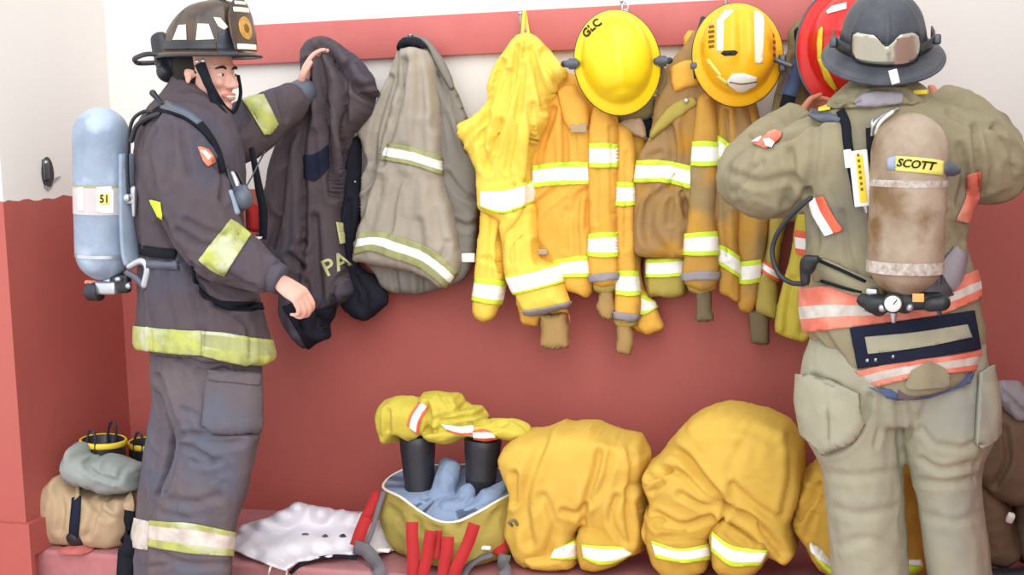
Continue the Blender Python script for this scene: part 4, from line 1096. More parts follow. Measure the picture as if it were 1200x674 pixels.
build('strap', ribbon(lie(mg, G((492, 415), (490, 460), (488, 520)), .010)+[P(148, 640, YG-.16), P(147, 655, LEY-.01), P(146, 672, LEY-.02), P(146, 700, LEY-.02)], 19*sg, .008, sub=5), MT['black_webbing'], r)
o = build('strap_tab', ribbon(lie(mg, G((492, 372), (492, 395), (491, 422)), .012), 19*sg, .008), MT['leather_tan'], r)
bpart('trouser_base', r, MT['navy'], G((240, 525), (330, 530), (450, 545), (470, 575), (430, 585), (350, 572), (290, 560)), YG-.02, .1, .06, .05, s=2, amp=.003, label='dark navy underside')
boot('rubber boot with yellow rim and loops standing in the tan trousers, nearest the left wall', P(121, 516, -.40), P(121, 610, -.40), 26*mpp(121, 516, -.4), 22*mpp(121, 516, -.4), MT['yellow_rubber'], True)
boot('rubber boot with yellow rim partly hidden behind the left firefighter\'s leg', P(174, 519, -.24), P(174, 610, -.24), 23*mpp(174, 516, -.24), 20*mpp(174, 516, -.24), MT['yellow_rubber'], True)
r = empty('red_cloth', at_z(90, 652, LEDGE), 'small folded red cloth on the ledge in front of the tan trousers', 'cloth')
rm = puff(G((232, 572), (262, 562), (312, 560), (345, 580), (362, 600), (340, 622), (290, 628), (258, 618)), -.58, .05, .04, .05, .006); rm.V[:, 2] = np.maximum(rm.V[:, 2], LEDGE+.002)
crumple(rm, .003, 12); rm.V[:, 2] = np.maximum(rm.V[:, 2], LEDGE+.002); build('cloth', rm, MT['board_red'], r)

# ---- dark bundle at the right edge
YR = -.30
r = empty('bunker_trousers', (P(1190, 600, YR)[0], YR, LEDGE), 'dim brown heap of turnout trousers at the right edge behind the right firefighter', 'trousers', BUN)
mat('heap_brown', srgb(118, 96, 76), .95, srgb(98, 80, 64), nscale=8, namt=.8, bump=.3, bscale=50)
bpart('trouser_body', r, MT['heap_brown'], [(1140, 480), (1160, 470), (1180, 474), (1205, 478), (1225, 500), (1232, 550), (1220, 578), (1190, 586), (1165, 580), (1145, 560), (1135, 520)], YR, .13, .1, .12, s=13, amp=.008, floor=False, strokes=[(RR((160, 200), (170, 300), (130, 380)), 4, 12)])
bpart('trouser_leg', r, MT['heap_brown'], [(1145, 560), (1170, 572), (1182, 590), (1190, 612), (1200, 650), (1180, 660), (1150, 655), (1140, 620)], YR, .1, .1, .1, s=14, amp=.007)
bpart('trouser_leg', r, MT['heap_brown'], [(1185, 580), (1220, 575), (1230, 620), (1225, 660), (1195, 660), (1184, 640)], YR+.06, .09, .1, .1, s=15, amp=.007)
r2 = empty('grey_cloth', P(1185, 465, YR), 'pale grey crumpled cloth resting on the brown heap at the right edge', 'cloth')
bpart('cloth', r2, MT['grey_binding'], RR((115, 52), (150, 44), (200, 58), (235, 85), (245, 150), (200, 162), (165, 150), (140, 112)), YR-.04, .09, .06, .06, s=16, amp=.01, cs=9, floor=False, strokes=[(RR((140, 70), (190, 120), (221, 150)), 4, 12), (RR((170, 60), (221, 110)), 3, 9)])
r3 = empty('work_shoe', (P(1180, 650, -.44)[0], -.44, LEDGE), 'dark shoe with pale sole below the brown heap at the right edge', 'shoe')
sx_, sy_ = P(1182, 640, -.44)[0], -.44
so = remesh([tube([(sx_-.09, sy_, LEDGE+.035), (sx_, sy_, LEDGE+.04), (sx_+.10, sy_, LEDGE+.04)], [(.035, .035), (.045, .04), (.042, .045)]), tube([(sx_+.07, sy_, LEDGE+.05), (sx_+.09, sy_, LEDGE+.11)], [.04, .036])], .006, 5)
so.V[:, 2] = np.maximum(so.V[:, 2], LEDGE+.012); build('upper', so, MT['black_rubber'], r3)
so2 = tube([(sx_-.10, sy_, LEDGE+.012), (sx_, sy_, LEDGE+.012), (sx_+.11, sy_, LEDGE+.012)], [(.05, .010), (.055, .010), (.052, .010)], up=(0, 0, 1)); so2.V[:, 2] = np.maximum(so2.V[:, 2], LEDGE+.001); build('sole', so2, MT['grey_webbing'], r3)
r4 = empty('white_tag', P(1184, 608, YR-.14), 'small white tag on the brown heap at the right edge', 'tag')
build('tag', rbox(P(1184, 607, YR-.125), (.03, .02, .02), frame((1, -.3, .5)), .3), MT['white_plastic'], r4)
# ------------------------------------------------------------------ helmets hung on the rack
def shell(rs, n=72, ridge=None, sub=3):
    """rs: (cx, cy, z, rx, ry); plan x right, y rear, z crown"""
    q = cr(np.array(rs, float), sub); a = np.linspace(0, 2*math.pi, n, endpoint=False)
    m = rings([np.stack([c[0]+np.cos(a)*c[3], c[1]+np.sin(a)*c[4], np.full(n, c[2])], -1) for c in q[::-1]])
    if ridge is not None: m.V[:, 2] += ridge(m.V[:, 0], m.V[:, 1], m.V[:, 2])
    return m
WILD = [(0, .01, .140, .008, .010), (0, .01, .136, .045, .052), (0, .008, .122, .080, .096), (0, .006, .098, .104, .128), (0, .004, .066, .115, .143), (0, .002, .040, .1185, .149), (0, .0, .028, .122, .153), (0, -.004, .020, .133, .164), (0, -.008, .010, .145, .177), (0, -.008, .004, .146, .178),
        (0, -.008, .001, .144, .176), (0, -.004, .008, .126, .158), (0, 0, .026, .112, .142), (0, 0, .06, .106, .134), (0, 0, .10, .075, .09), (0, 0, .122, .01, .01)]
def xfm(c, right, up, out, sc=1.0):
    m = np.eye(4); m[:3, 0] = np.array(right)*sc; m[:3, 1] = np.array(up)*sc; m[:3, 2] = np.array(out)*sc; m[:3, 3] = c
    return m
def orient(roll, tiltdown, yaw=0):
    """helmet axes: crown towards the room, rear up the wall; roll clockwise, crown tipped down, yaw to the right"""
    R = Matrix.Rotation(math.radians(yaw), 3, 'Z') @ Matrix.Rotation(math.radians(tiltdown), 3, 'X') @ Matrix.Rotation(math.radians(roll), 3, 'Y')
    B = Matrix(((1, 0, 0), (0, 0, -1), (0, 1, 0)))     # columns: right=+X, up=+Z, out=-Y
    return np.array(R@B)
def wrench_fit(root, c, out, mt='grey_plastic', s=1.0):
    pass
def helmet(name, root, ctr, Rm, rs, mt, ridge=None, edge='black_rubber', sc=1.0, edger=.003, sy=1.0):
    m = shell(rs, ridge=ridge); X = np.eye(4); X[:3, :3] = Rm*sc*np.array([1, sy, 1]); X[:3, 3] = ctr
    m.xf(X); build(name, m, mt, root, auto=None)
    k = max(rs, key=lambda r_: r_[3]); a = np.linspace(0, 2*math.pi, 72, endpoint=False)
    e = np.stack([k[0]+np.cos(a)*k[3], k[1]+np.sin(a)*k[4], np.full(72, k[2]-.001)], -1)
    et = tube(e, edger, n=8, sub=1, closed=True).xf(X); build('edge_trim', et, MT[edge], root)
    return m, X
def loc(X, p): return (X@np.array([*p, 1.]))[:3]
HEL = 'helmets hanging on the coat rack'
# plain yellow helmet
c = P(723, 71, -.215); r = empty('fire_helmet', c, 'plain glossy yellow helmet with black letters GLC, hanging over the amber coat', 'helmet', HEL)
rg = lambda x, y, z: np.where(z > .03, .006*np.exp(-(x/.022)**2)*np.clip((z-.03)/.05, 0, 1), 0)+np.where(z > .03, -.010*np.exp(-((y+.115+2.2*x*x)/.012)**2)*np.clip((z-.03)/.03, 0, 1), 0)
hm, X = helmet('shell', r, c, orient(-8, -8, 12), WILD, MT['helmet_yellow'], rg, sc=.90, sy=1.02)
lettering(hm, 'GLC', 693, 32.5, 9.2, 43, -.3, MT['ink'], r, bold=.03, sx=1.05, warp=lambda x, y: (x, y+x*x*.010))
for sx in (-1, 1):
    p0 = loc(X, (sx*.150, .012 if sx < 0 else -.03, .012)); o = build('chinstrap_bracket', rbox(p0, (.026, .022, .034), bev=.2).add(tube([p0+np.array([-.014, -.014, 0]), p0+np.array([.014, -.014, 0])], .012, n=12)), MT['grey_plastic'], r)
    o = build('bracket_knob', tube([p0+np.array([sx*.008, -.01, 0]), p0+np.array([sx*.026, -.012, 0])], .010, n=12), MT['black_plastic'], r)
build('chin_strap', ribbon([loc(X, (.145, -.04, 0)), loc(X, (.150, -.09, -.03)), loc(X, (.12, -.13, -.05))], .016, .003), MT['olive'], r)
build('hang_ring', tube([P(729, 10, -.13), P(732, 2, -.12), P(736, 8, -.12), P(733, 14, -.14)], .003, n=8, closed=True), MT['steel'], r)
# striped yellow helmet
c = P(864, 62, -.225); r = empty('fire_helmet', c, 'golden yellow helmet with two white stripes, a black vent slot and white front label', 'helmet', HEL)
rg = lambda x, y, z: np.where(z > .03, (.010*np.exp(-((x-.028)/.020)**2)+.010*np.exp(-((x+.028)/.020)**2)-.004*np.exp(-(x/.012)**2))*np.clip((z-.03)/.05, 0, 1)*np.clip((y+.07)/.03, 0, 1), 0)
hm, X = helmet('shell', r, c, orient(0, -8, 12), WILD, MT['helmet_gold'], rg, sc=.92, sy=.95)
Hh = lambda *p: zp(800, 0, 5.186, p)
for q in (Hh((208, 125), (250, 125), (250, 200), (246, 312), (208, 310)), Hh((208, 125), (265, 60), (312, 66), (290, 90), (250, 126)), ):
    build('white_stripe', patch(hm, q, .0008, .0012), MT['cream'], r)
build('white_stripe', patch(hm, Hh((434, 70), (492, 66), (494, 200), (486, 385), (440, 385)), .0008, .0012), MT['cream'], r)
build('vent_slot', patch(hm, Hh((232, 324), (252, 308), (318, 306), (336, 318), (318, 336), (256, 340)), .0008, .0015), MT['ink'], r)
build('label_or_highlight', patch(hm, Hh((270, 490), (300, 450), (370, 444), (450, 470), (448, 520), (370, 562), (330, 556), (282, 520)), .001, .0015), MT['white_plastic'], r)
build('label_line', band(hm, Hh((282, 496), (360, 507), (452, 494)), Hh((282, 502), (360, 514), (452, 500)), ((0, 1, 0),), .004, .001), MT['ink_brown'], r)
for q in (Hh((140, 370), (160, 355), (240, 460), (222, 470)), Hh((205, 462), (232, 462), (275, 500), (272, 522))):
    build('yellow_highlight', patch(hm, q, .0008, .0012), MT['label_yellow'], r)  # highlights of the left brim, painted on as pale yellow strips
for k, (yy, ww) in enumerate(((165, 10), (195, 16), (225, 12), (255, 16), (285, 12))):
    build('sticker_mark', patch(hm, Hh((172-ww, yy-9), (182+ww*.6, yy-14), (186+ww*.6, yy+2), (166-ww*.6, yy+8)), .0008, .001), MT['ink_brown'], r)
for yy in (215, 255, 295, 335):
    build('sticker_mark', patch(hm, Hh((548, yy-10), (560, yy-12), (566, yy+6), (554, yy+10)), .0008, .001), MT['ink_brown'], r)
build('side_strap', ribbon([P(824, 20, -.18), P(818, 42, -.205), P(815, 70, -.235), P(817, 92, -.24)], [.012, .012, .02, .018], .006, nrm=(-.4, -1, 0)), MT['black_rubber'], r)
build('side_bracket', rbox(P(815, 77, -.245), (.03, .02, .055), frame((0, -1, 0), (0.2, 0, 1)), bev=.25), MT['grey_plastic'], r)
pr = P(917, 74, -.245); build('side_bracket', rbox(pr, (.022, .024, .05), bev=.25).add(tube([pr+np.array([-.02, -.01, .01]), pr+np.array([.026, -.01, -.01])], .008, n=10)), MT['dark_steel'], r)
build('chin_strap', ribbon([P(917, 80, -.22), P(922, 95, -.19), P(915, 112, -.17)], .02, .004), MT['grey_webbing'], r)
# red helmet mostly hidden by the right firefighter's helmet
c = P(990, 54, -.215); r = empty('fire_helmet', c, 'red helmet with yellow edge stripe, half hidden behind the right firefighter\'s helmet', 'helmet', HEL)
RED = [(0, .01, .150, .008, .010), (0, .01, .146, .04, .05), (0, .008, .128, .070, .09), (0, .006, .098, .092, .118), (0, .004, .06, .102, .134), (0, 0, .034, .106, .142), (0, 0, .026, .112, .148), (0, -.004, .018, .128, .164), (0, -.006, .008, .140, .180), (0, -.006, .003, .140, .180), (0, -.004, .001, .136, .176), (0, 0, .014, .112, .146), (0, 0, .05, .098, .13), (0, 0, .12, .01, .01)]
rg = lambda x, y, z: np.where(z > .04, .006*np.exp(-(x/.010)**2)+.005*np.exp(-((y-.02)/.010)**2), 0)
hm, X = helmet('shell', r, c, orient(4, -6, 8), RED, MT['helmet_red'], rg, edge='dark_steel', edger=.004)
Hr = lambda *p: zp(940, 0, 4.812, p)
for q in (Hr((92, 175), (112, 150), (118, 160), (104, 250), (110, 330), (88, 330), (84, 250)), Hr((88, 330), (110, 330), (150, 430), (200, 500), (190, 520), (130, 450))):
    t_ = patch(hm, q, .001, .002)
    if len(t_.F): build('edge_stripe', t_, MT['yellow_rubber'], r)
t_ = patch(hm, Hr((135, 65), (170, 35), (250, 15), (250, 50), (200, 52), (145, 78)), .001, .002)
if len(t_.F): build('label_or_highlight', t_, MT['cream'], r)  # highlight on the red crown, painted on as a cream patch
build('ear_flap', puff(Hr((70, 380), (110, 400), (150, 460), (205, 520), (190, 560), (110, 560), (90, 480)), -.20, .03, .02, step=.006), MT['ink_brown'], r)
# ------------------------------------------------------------------ people
def handm(w, d, n, t, curl=.9, s=1.0, thumb=.5):
    """hand tubes: wrist w, finger direction d, palm normal n (the side it grips with), thumb side t"""
    w, d, n, t = [np.asarray(v, float) for v in (w, d, n, t)]
    d /= np.linalg.norm(d); t = t-d*(t@d); t /= np.linalg.norm(t); n2 = np.cross(d, t); n = n2 if n2@n > 0 else -n2
    out = [tube([w-d*.03*s, w+d*.01*s, w+d*.05*s, w+d*.088*s], [(.024*s, .019*s), (.026*s, .018*s), (.040*s, .016*s), (.040*s, .013*s)], up=n, n=20)]
    # orient flat: rebuild palm with explicit frame
    prof = ((-.035, .023, .019), (0, .026, .019), (.03, .036, .018), (.06, .041, .016), (.085, .040, .013), (.094, .034, .009))
    a = np.linspace(0, 2*math.pi, 20, endpoint=False)
    out = [rings([w+d*k*s+np.cos(a)[:, None]*t*rx*s+np.sin(a)[:, None]*n*rz*s for k, rx, rz in prof])]
    for off, L, r_, c in ((.030, 1.0, .0092, .95), (.010, 1.1, .0096, 1.0), (-.011, 1.03, .0092, 1.05), (-.030, .82, .008, 1.12)):
        p = w+d*.084*s+t*off*s; pts = [p-d*.02*s, p]; ang = 0; k = 0
        for ln in (.044, .027, .021):
            ang += curl*c*(.55 if k == 0 else .75); k += 1
            p = p+(d*math.cos(ang)+n*math.sin(ang))*ln*L*s; pts.append(p)
        out.append(tube(pts, [r_*s*1.05, r_*s*1.05, r_*s, r_*.92*s, r_*.8*s], n=12, sub=4))
    p = w+d*.022*s+t*.026*s+n*.006*s
    td = d*.62+t*.6+n*.35*thumb; td /= np.linalg.norm(td); t2 = d*.85+t*.1+n*.6*thumb; t2 /= np.linalg.norm(t2)
    out.append(tube([p-td*.02*s, p, p+td*.035*s, p+td*.035*s+t2*.028*s, p+td*.035*s+t2*.05*s], [.014*s, .0135*s, .0115*s, .0105*s, .009*s], n=12, sub=4))
    return out

def headm(c, fwd, up=(0, 0, 1), s=1.0):
    """skull, jaw, nose, ears, brow, lips as shells to be merged; c centre of head"""
    f = np.asarray(fwd, float); f /= np.linalg.norm(f); u = np.asarray(up, float); u = u-f*(u@f); u /= np.linalg.norm(u); l = np.cross(u, f)
    R = np.stack([f, l, u], 1)
    w = lambda x, y, z: c+R@(np.array([x, y, z])*s)
    E = lambda p, r_, rot=None: ellipsoid(w(*p), np.array(r_)*s, R if rot is None else R@rot)
    def Ry(a): a = math.radians(a); return np.array([[math.cos(a), 0, math.sin(a)], [0, 1, 0], [-math.sin(a), 0, math.cos(a)]])
    out = [E((-.012, 0, .032), (.096, .074, .088)), E((.028, 0, -.010), (.060, .062, .075)), E((.036, 0, -.062), (.045, .046, .040)), E((.066, 0, -.092), (.020, .026, .018)),
           E((.020, 0, -.075), (.058, .052, .024), Ry(-14)), E((.062, 0, .022), (.026, .052, .014)), E((.070, .030, -.022), (.018, .020, .018)), E((.070, -.030, -.022), (.018, .020, .018)),
           tube([w(.080, 0, .010), w(.094, 0, -.012), w(.104, 0, -.030)], [.009*s, .0105*s, .013*s], n=12), E((.092, .012, -.034), (.012, .008, .008)), E((.092, -.012, -.034), (.012, .008, .008)),
           E((.084, 0, -.058), (.012, .024, .0065)), E((.082, 0, -.070), (.012, .022, .0075))]
    for sy in (-1, 1):
        out.append(E((-.006, sy*.074, -.008), (.012, .005, .022), Ry(10))); out.append(E((-.013, sy*.076, .002), (.009, .005, .012)))
    return out, w, R

# =========================================================== left firefighter
YL = -.70

hc = P(242, 88, YL)
fw = (math.cos(math.radians(-11)), math.sin(math.radians(-11)), -.03)
root1 = None
hs, hw, HR = headm(hc, fw, (0.02, 0, 1), 1.0)
zq = lambda v: np.array([v[0], v[1], max(v[2], .02)])
near_sh, near_el, near_wr = P(216, 168, YL-.17), P(246, 278, YL-.22), P(322, 326, YL-.20)
far_sh, far_el, far_wr = P(250, 158, YL+.17), P(288, 150, YL+.28), P(350, 112, YL+.44)
ank_n, ank_f = P(224, 700, YL-.08), P(186, 690, YL+.12)
ank_n[2] = .09; ank_f[2] = .09
body = hs+[tube([hc+np.array([-.02, 0, -.06]), P(230, 130, YL), P(226, 160, YL)], [.052, .056, .07]),
    tube([P(226, 150, YL), P(224, 200, YL), P(230, 300, YL), P(238, 380, YL), P(238, 405, YL)], [(.10, .12), (.11, .13), (.10, .12), (.10, .11), (.08, .09)], up=(1, 0, 0)),
    tube([near_sh, near_el], [.05, .042]), tube([near_el, near_wr], [.042, .028]), tube([far_sh, far_el, far_wr], [.05, .042, .028]), tube([P(224, 165, YL), near_sh], [.06, .055]), tube([P(236, 165, YL), far_sh], [.06, .055]),
    tube([P(246, 430, YL-.06), P(254, 500, YL-.09), P(250, 560, YL-.085), ank_n], [.05, .052, .048, .04]), tube([P(224, 430, YL+.07), P(216, 500, YL+.11), P(204, 560, YL+.13), ank_f], [.05, .052, .048, .04]),
    tube([ank_n, ank_n+np.array([.1, 0, -.05])], [.04, .03]), tube([ank_f, ank_f+np.array([.1, 0, -.05])], [.04, .03])]
hd = P(342, 340, YL-.2)-near_wr
body += handm(near_wr+hd*.12, hd, (-.1, .5, -.6), (.2, .9, .35), 1.15, .95, 1.2)
hf = P(361, 80, YL+.47)-far_wr
body += handm(far_wr+hf*.15, hf, (.9, .3, -.1), (.1, -.9, .2), .55, .95, .4)
bm_ = remesh(body, .0045, 2)
person1 = build('person', bm_, MT['skin'])
tag(person1, 'person in charcoal turnout gear and dark helmet, standing in profile, reaching for the charcoal coat', 'person')
# face details
e_ = []
for sy in (-1, 1):
    build('eye', ellipsoid(hw(.0775, sy*.030, -.001), (.009, .011, .0055), HR, 16, 10), MT['eye_white'], person1)
    build('iris', ellipsoid(hw(.0845, sy*.030, -.001), (.0030, .0048, .0042), HR, 12, 8), MT['hair'], person1)
    build('eyebrow', tube([hw(.084, sy*.014, .017), hw(.086, sy*.030, .022), hw(.074, sy*.048, .017)], [.003, .0042, .002], n=8), MT['hair'], person1)
build('teeth', ellipsoid(hw(.0885, 0, -.0635), (.010, .019, .0048), HR, 20, 8), MT['teeth'], person1)
build('lips', tube([hw(.080, .025, -.0600), hw(.0945, .010, -.0575), hw(.0965, 0, -.0580), hw(.0945, -.010, -.0575), hw(.080, -.025, -.0600)], .0035, n=8).add(tube([hw(.080, .025, -.0610), hw(.092, .010, -.0705), hw(.094, 0, -.0715), hw(.092, -.010, -.0705), hw(.080, -.025, -.0610)], .0040, n=8)), MT['lips'], person1)
hair = remesh([ellipsoid(hw(-.022, 0, .030), (.094, .0775, .088), HR), ellipsoid(hw(-.05, 0, -.02), (.052, .068, .050), HR)], .006, 3)
k_ = (hair.V-hc)@HR
hair.V = hair.V  # cap of short dark hair, hidden mostly by the helmet
keep = [f for f in hair.F if not all((k_[i, 0] > .028 and k_[i, 2] < .05) or (k_[i, 2] < -.045) for i in f)]
hm_ = M(hair.V, keep); build('hair', hm_, MT['hair'], person1)

# coat
def tor(secs, n=56): return loft(secs, n=n, sub=6)
ct = [tor([(192, 106, 262, 116, YL, .095), (180, 120, 268, 130, YL, .14), (166, 138, 276, 146, YL, .19), (158, 165, 284, 172, YL, .215), (156, 205, 288, 205, YL, .215), (159, 260, 284, 258, YL, .195), (163, 305, 288, 302, YL, .185), (162, 345, 300, 338, YL, .195), (160, 380, 314, 384, YL, .215), (159, 404, 323, 417, YL, .225)]),
      tube([P(222, 160, YL-.12), P(217, 195, YL-.17), P(232, 245, YL-.20), P(246, 278, YL-.21)], [.105, .118, .108, .098], n=24),
      tube([P(240, 262, YL-.21), P(258, 292, YL-.215), P(290, 310, YL-.205), P(320, 325, YL-.20)], [.088, .090, .074, .052], n=24, rnd=False),
      tube([P(246, 160, YL+.10), P(270, 162, YL+.20), P(298, 148, YL+.28)], [.085, .088, .084], n=24),
      tube([P(285, 152, YL+.24), P(318, 133, YL+.34), P(350, 112, YL+.43)], [.084, .074, .054], n=24, rnd=False)]
cm = remesh(ct, .0085, 5)
crumple(cm, .005, 7, (1, 1, .8), 21); crumple(cm, .003, 16, (1.3, 1.3, .8), 22)
D1 = lambda *p: zp(140, 240, 3.209, p); D0 = lambda *p: zp(140, 100, 4.2125, p); D2 = lambda *p: zp(260, 80, 3.743, p)
sculpt(cm, [
    (D0((170, 220), (130, 330), (160, 460), (190, 640)), 4, 16), (D0((310, 230), (330, 340), (350, 440)), 4, 8), (D0((470, 380), (520, 450), (510, 560)), 4, 12), (D0((240, 200), (250, 340), (230, 480)), 5, 8),
    (D1((160, 60), (200, 150), (260, 220), (330, 270)), 4, 18), (D1((270, 225), (285, 290), (340, 350), (420, 385), (540, 375)), 4, 18), (D1((270, 240), (275, 350), (300, 470)), 3, 9), (D1((300, 300), (320, 400), (310, 560)), 4, 9),
    (D1((360, 380), (470, 440), (490, 500), (490, 580)), 3, 8), (D1((400, 260), (500, 320), (560, 340)), 4, 10), (D1((330, 230), (430, 300), (500, 310)), 4, 8), (D1((250, 60), (330, 100), (400, 110)), 4, 9), (D1((220, 100), (300, 150), (340, 150)), 4, 9),
    (D1((480, 110), (540, 180), (600, 220)), 4, -6), (D2((90, 150), (110, 210), (90, 280)), 4, 10), (D2((250, 100), (260, 160), (280, 220)), 3, 9), (D2((130, 180), (180, 260)), 3, 8), (D1((100, 260), (90, 350), (110, 440)), 5, 7), (D1((180, 230), (170, 330), (200, 460)), 5, 6), (D1((120, 480), (125, 560)), 3, 5), (D1((560, 420), (590, 520)), 4, 8)], 1.3)
coat = build('coat', cm, MT['coat_dark'], person1)
# collar
colr = remesh([loft([(200, 88, 240, 104, YL, .075), (196, 98, 258, 122, YL, .09), (186, 112, 268, 138, YL, .12), (180, 126, 272, 150, YL, .14)], n=40)], .007, 4); crumple(colr, .003, 12)
sculpt(colr, [(D0((230, 80), (330, 130), (450, 190)), 3, 12), (D0((300, 40), (420, 120), (480, 170)), 3, 14), (D0((350, 30), (470, 90), (500, 130)), 2.5, 9)], 1.2)
build('collar', colr, MT['coat_dark'], coat)
def tr(par, m, top, bot, a, b_, layers, name='reflective_strip', label=None, off=.003):
    x = band(m, top, bot, layers, off)
    if not len(x.F): print('EMPTY', name, top[0]); return
    o = build(name, x, [MT[a], MT[b_]], par)
    if label: o['label'] = label
    return o
tr(coat, cm, [(157, 382), (196, 386), (236, 388)], [(156, 409), (196, 414), (236, 417)], 'lime_dull', 'silver_worn', ((0, 1, 0),))
tr(coat, cm, [(236, 388), (262, 390), (296, 396), (330, 400)], [(236, 417), (262, 423), (296, 429), (330, 428)], 'lime_dull', 'lime_grey', ((0, .12, 0), (.12, .6, 1), (.6, 1, 0)), label='worn silver-green front half of the hem strip')
tr(coat, cm, [(270, 257), (281, 264), (294, 275)], [(233, 305), (246, 316), (262, 324)], 'lime_dull', 'silver_worn', ((0, 1, 0),), label='silver-green sleeve band')
tr(coat, cm, [(284, 116), (300, 112), (309, 111)], [(309, 158), (318, 156), (326, 146)], 'lime_dull', 'silver_worn', ((0, 1, 0),), label='silver-green band on the raised sleeve')
tr(coat, cm, [(164, 234), (176, 234), (188, 237)], [(166, 240), (180, 250), (191, 258)], 'lime', 'lime', ((0, 1, 0),), label='yellow corner of the back strip')
q = patch(cm, D0((385, 303), (405, 305), (440, 318), (474, 366), (470, 382), (436, 402), (412, 374)), .003, .003); o = build('shoulder_patch', q, MT['patch_orange'], coat); o['label'] = 'small faded orange shoulder patch'
q = patch(cm, D0((398, 318), (425, 322), (455, 352), (440, 368), (420, 345)), .0065, .001); build('patch_mark', q, MT['cream'], coat)
q = patch(cm, D1((350, 360), (420, 372), (540, 368), (548, 385), (500, 400), (410, 398)), .002, .002); build('pocket_slit', q, MT['black_webbing'], coat)
cufn = tube([P(310, 319, YL-.20), P(330, 329, YL-.20)], [.050, .043], n=24, rnd=False); build('cuff', cufn, MT['coat_dark'], coat)
cuff2 = tube([P(342, 117, YL+.41), P(355, 108, YL+.44)], [.053, .046], n=24); o = build('cuff', cuff2, MT['grey_plastic'], coat)
# trousers
tl = [tor([(180, 395, 306, 402, YL, .17), (177, 425, 306, 425, YL, .175), (180, 455, 305, 455, YL, .16)]),
      tor([(186, 435, 306, 436, YL-.06, .11), (196, 478, 305, 478, YL-.08, .12), (207, 507, 305, 507, YL-.09, .115), (206, 530, 300, 530, YL-.09, .11), (192, 571, 290, 571, YL-.08, .105), (178, 616, 277, 616, YL-.07, .10), (174, 650, 272, 650, YL-.07, .10), (171, 694, 273, 694, YL-.07, .10)]),
      tor([(176, 430, 262, 430, YL+.08, .10), (178, 478, 262, 478, YL+.10, .11), (173, 507, 252, 507, YL+.12, .10), (167, 546, 240, 546, YL+.13, .10), (160, 600, 228, 600, YL+.13, .10), (153, 650, 224, 650, YL+.13, .10), (152, 684, 224, 684, YL+.13, .10)])]
tm = remesh(tl, .0085, 5); crumple(tm, .0042, 6, (1.3, 1.3, .6), 31); crumple(tm, .003, 15, (1.2, 1.2, 1), 32)
T1 = lambda *p: zp(140, 380, 3.37, p); T2 = lambda *p: zp(30, 420, 2.653, p)
sculpt(tm, [(T1((150, 210), (190, 330), (235, 440)), 4, 22), (T1((230, 460), (190, 620), (165, 674)), 4, 20), (T1((235, 440), (300, 435), (400, 430), (550, 420)), 4, 14), (T1((260, 480), (330, 520), (360, 540)), 4, 12), (T1((250, 340), (300, 360), (340, 400)), 4, 8),
    (T1((310, 190), (340, 300), (330, 400)), 4, 8), (T1((230, 130), (330, 190), (420, 180)), 4, 12), (T1((300, 460), (420, 470), (480, 460)), 5, 9), (T2((520, 320), (560, 330), (600, 320)), 4, 8), (T2((450, 440), (520, 450), (600, 430)), 5, 7), (T2((420, 480), (500, 500)), 4, 6), (T2((400, 100), (420, 200), (390, 350), (350, 500)), 5, 8), (T2((400, 600), (500, 640), (640, 640)), 4, 8), (T2((380, 650), (450, 640)), 3, 8)], 1.2)
trs = build('trousers', tm, MT['pants_grey'], person1)
tr(trs, tm, [(176, 610), (200, 612), (228, 614), (276, 624)], [(173, 640), (200, 645), (228, 649), (273, 652)], 'lime_dull', 'silver_worn', ((0, .2, 0), (.2, .7, 1), (.7, 1, 0)), label='pale silver-green ankle strip')
tr(trs, tm, [(154, 606), (166, 609), (178, 612)], [(150, 640), (162, 643), (174, 645)], 'lime_grey', 'silver_worn', ((0, 1, 1),))
pk = patch(tm, [(246, 434), (275, 436), (303, 440), (304, 503), (278, 506), (250, 505), (241, 499)], .006, .014); build('cargo_pocket', pk, MT['pants_grey'], trs)
pk = patch(tm, [(244, 433), (304, 439), (304, 452), (245, 446)], .019, .006); build('pocket_flap', pk, MT['pants_grey'], trs)
def fboot(root, ank, d=(1, -.15), L=.30):
    d = np.array([d[0], d[1], 0.]); d /= np.linalg.norm(d); b = np.array([ank[0], ank[1], 0.])
    m = remesh([tube([b-d*.07+np.array([0, 0, .05]), b+d*.06+np.array([0, 0, .055]), b+d*(L-.11)+np.array([0, 0, .05])], [.05, .056, .05]), tube([b+np.array([0, 0, .05]), b+np.array([0, 0, .22])], [.055, .062])], .008, 5)
    m.V[:, 2] = np.maximum(m.V[:, 2], .018); build('boot', m, MT['black_rubber'], root)
    s = tube([b-d*.09+np.array([0, 0, .014]), b+d*.05+np.array([0, 0, .014]), b+d*(L-.08)+np.array([0, 0, .014])], [(.045, .013), (.055, .013), (.048, .013)], up=(0, 0, 1)); s.V[:, 2] = np.maximum(s.V[:, 2], .001)
    # flat tube: widen sideways
    build('boot_sole', s, MT['black_plastic'], root)
fboot(person1, ank_n); fboot(person1, ank_f)

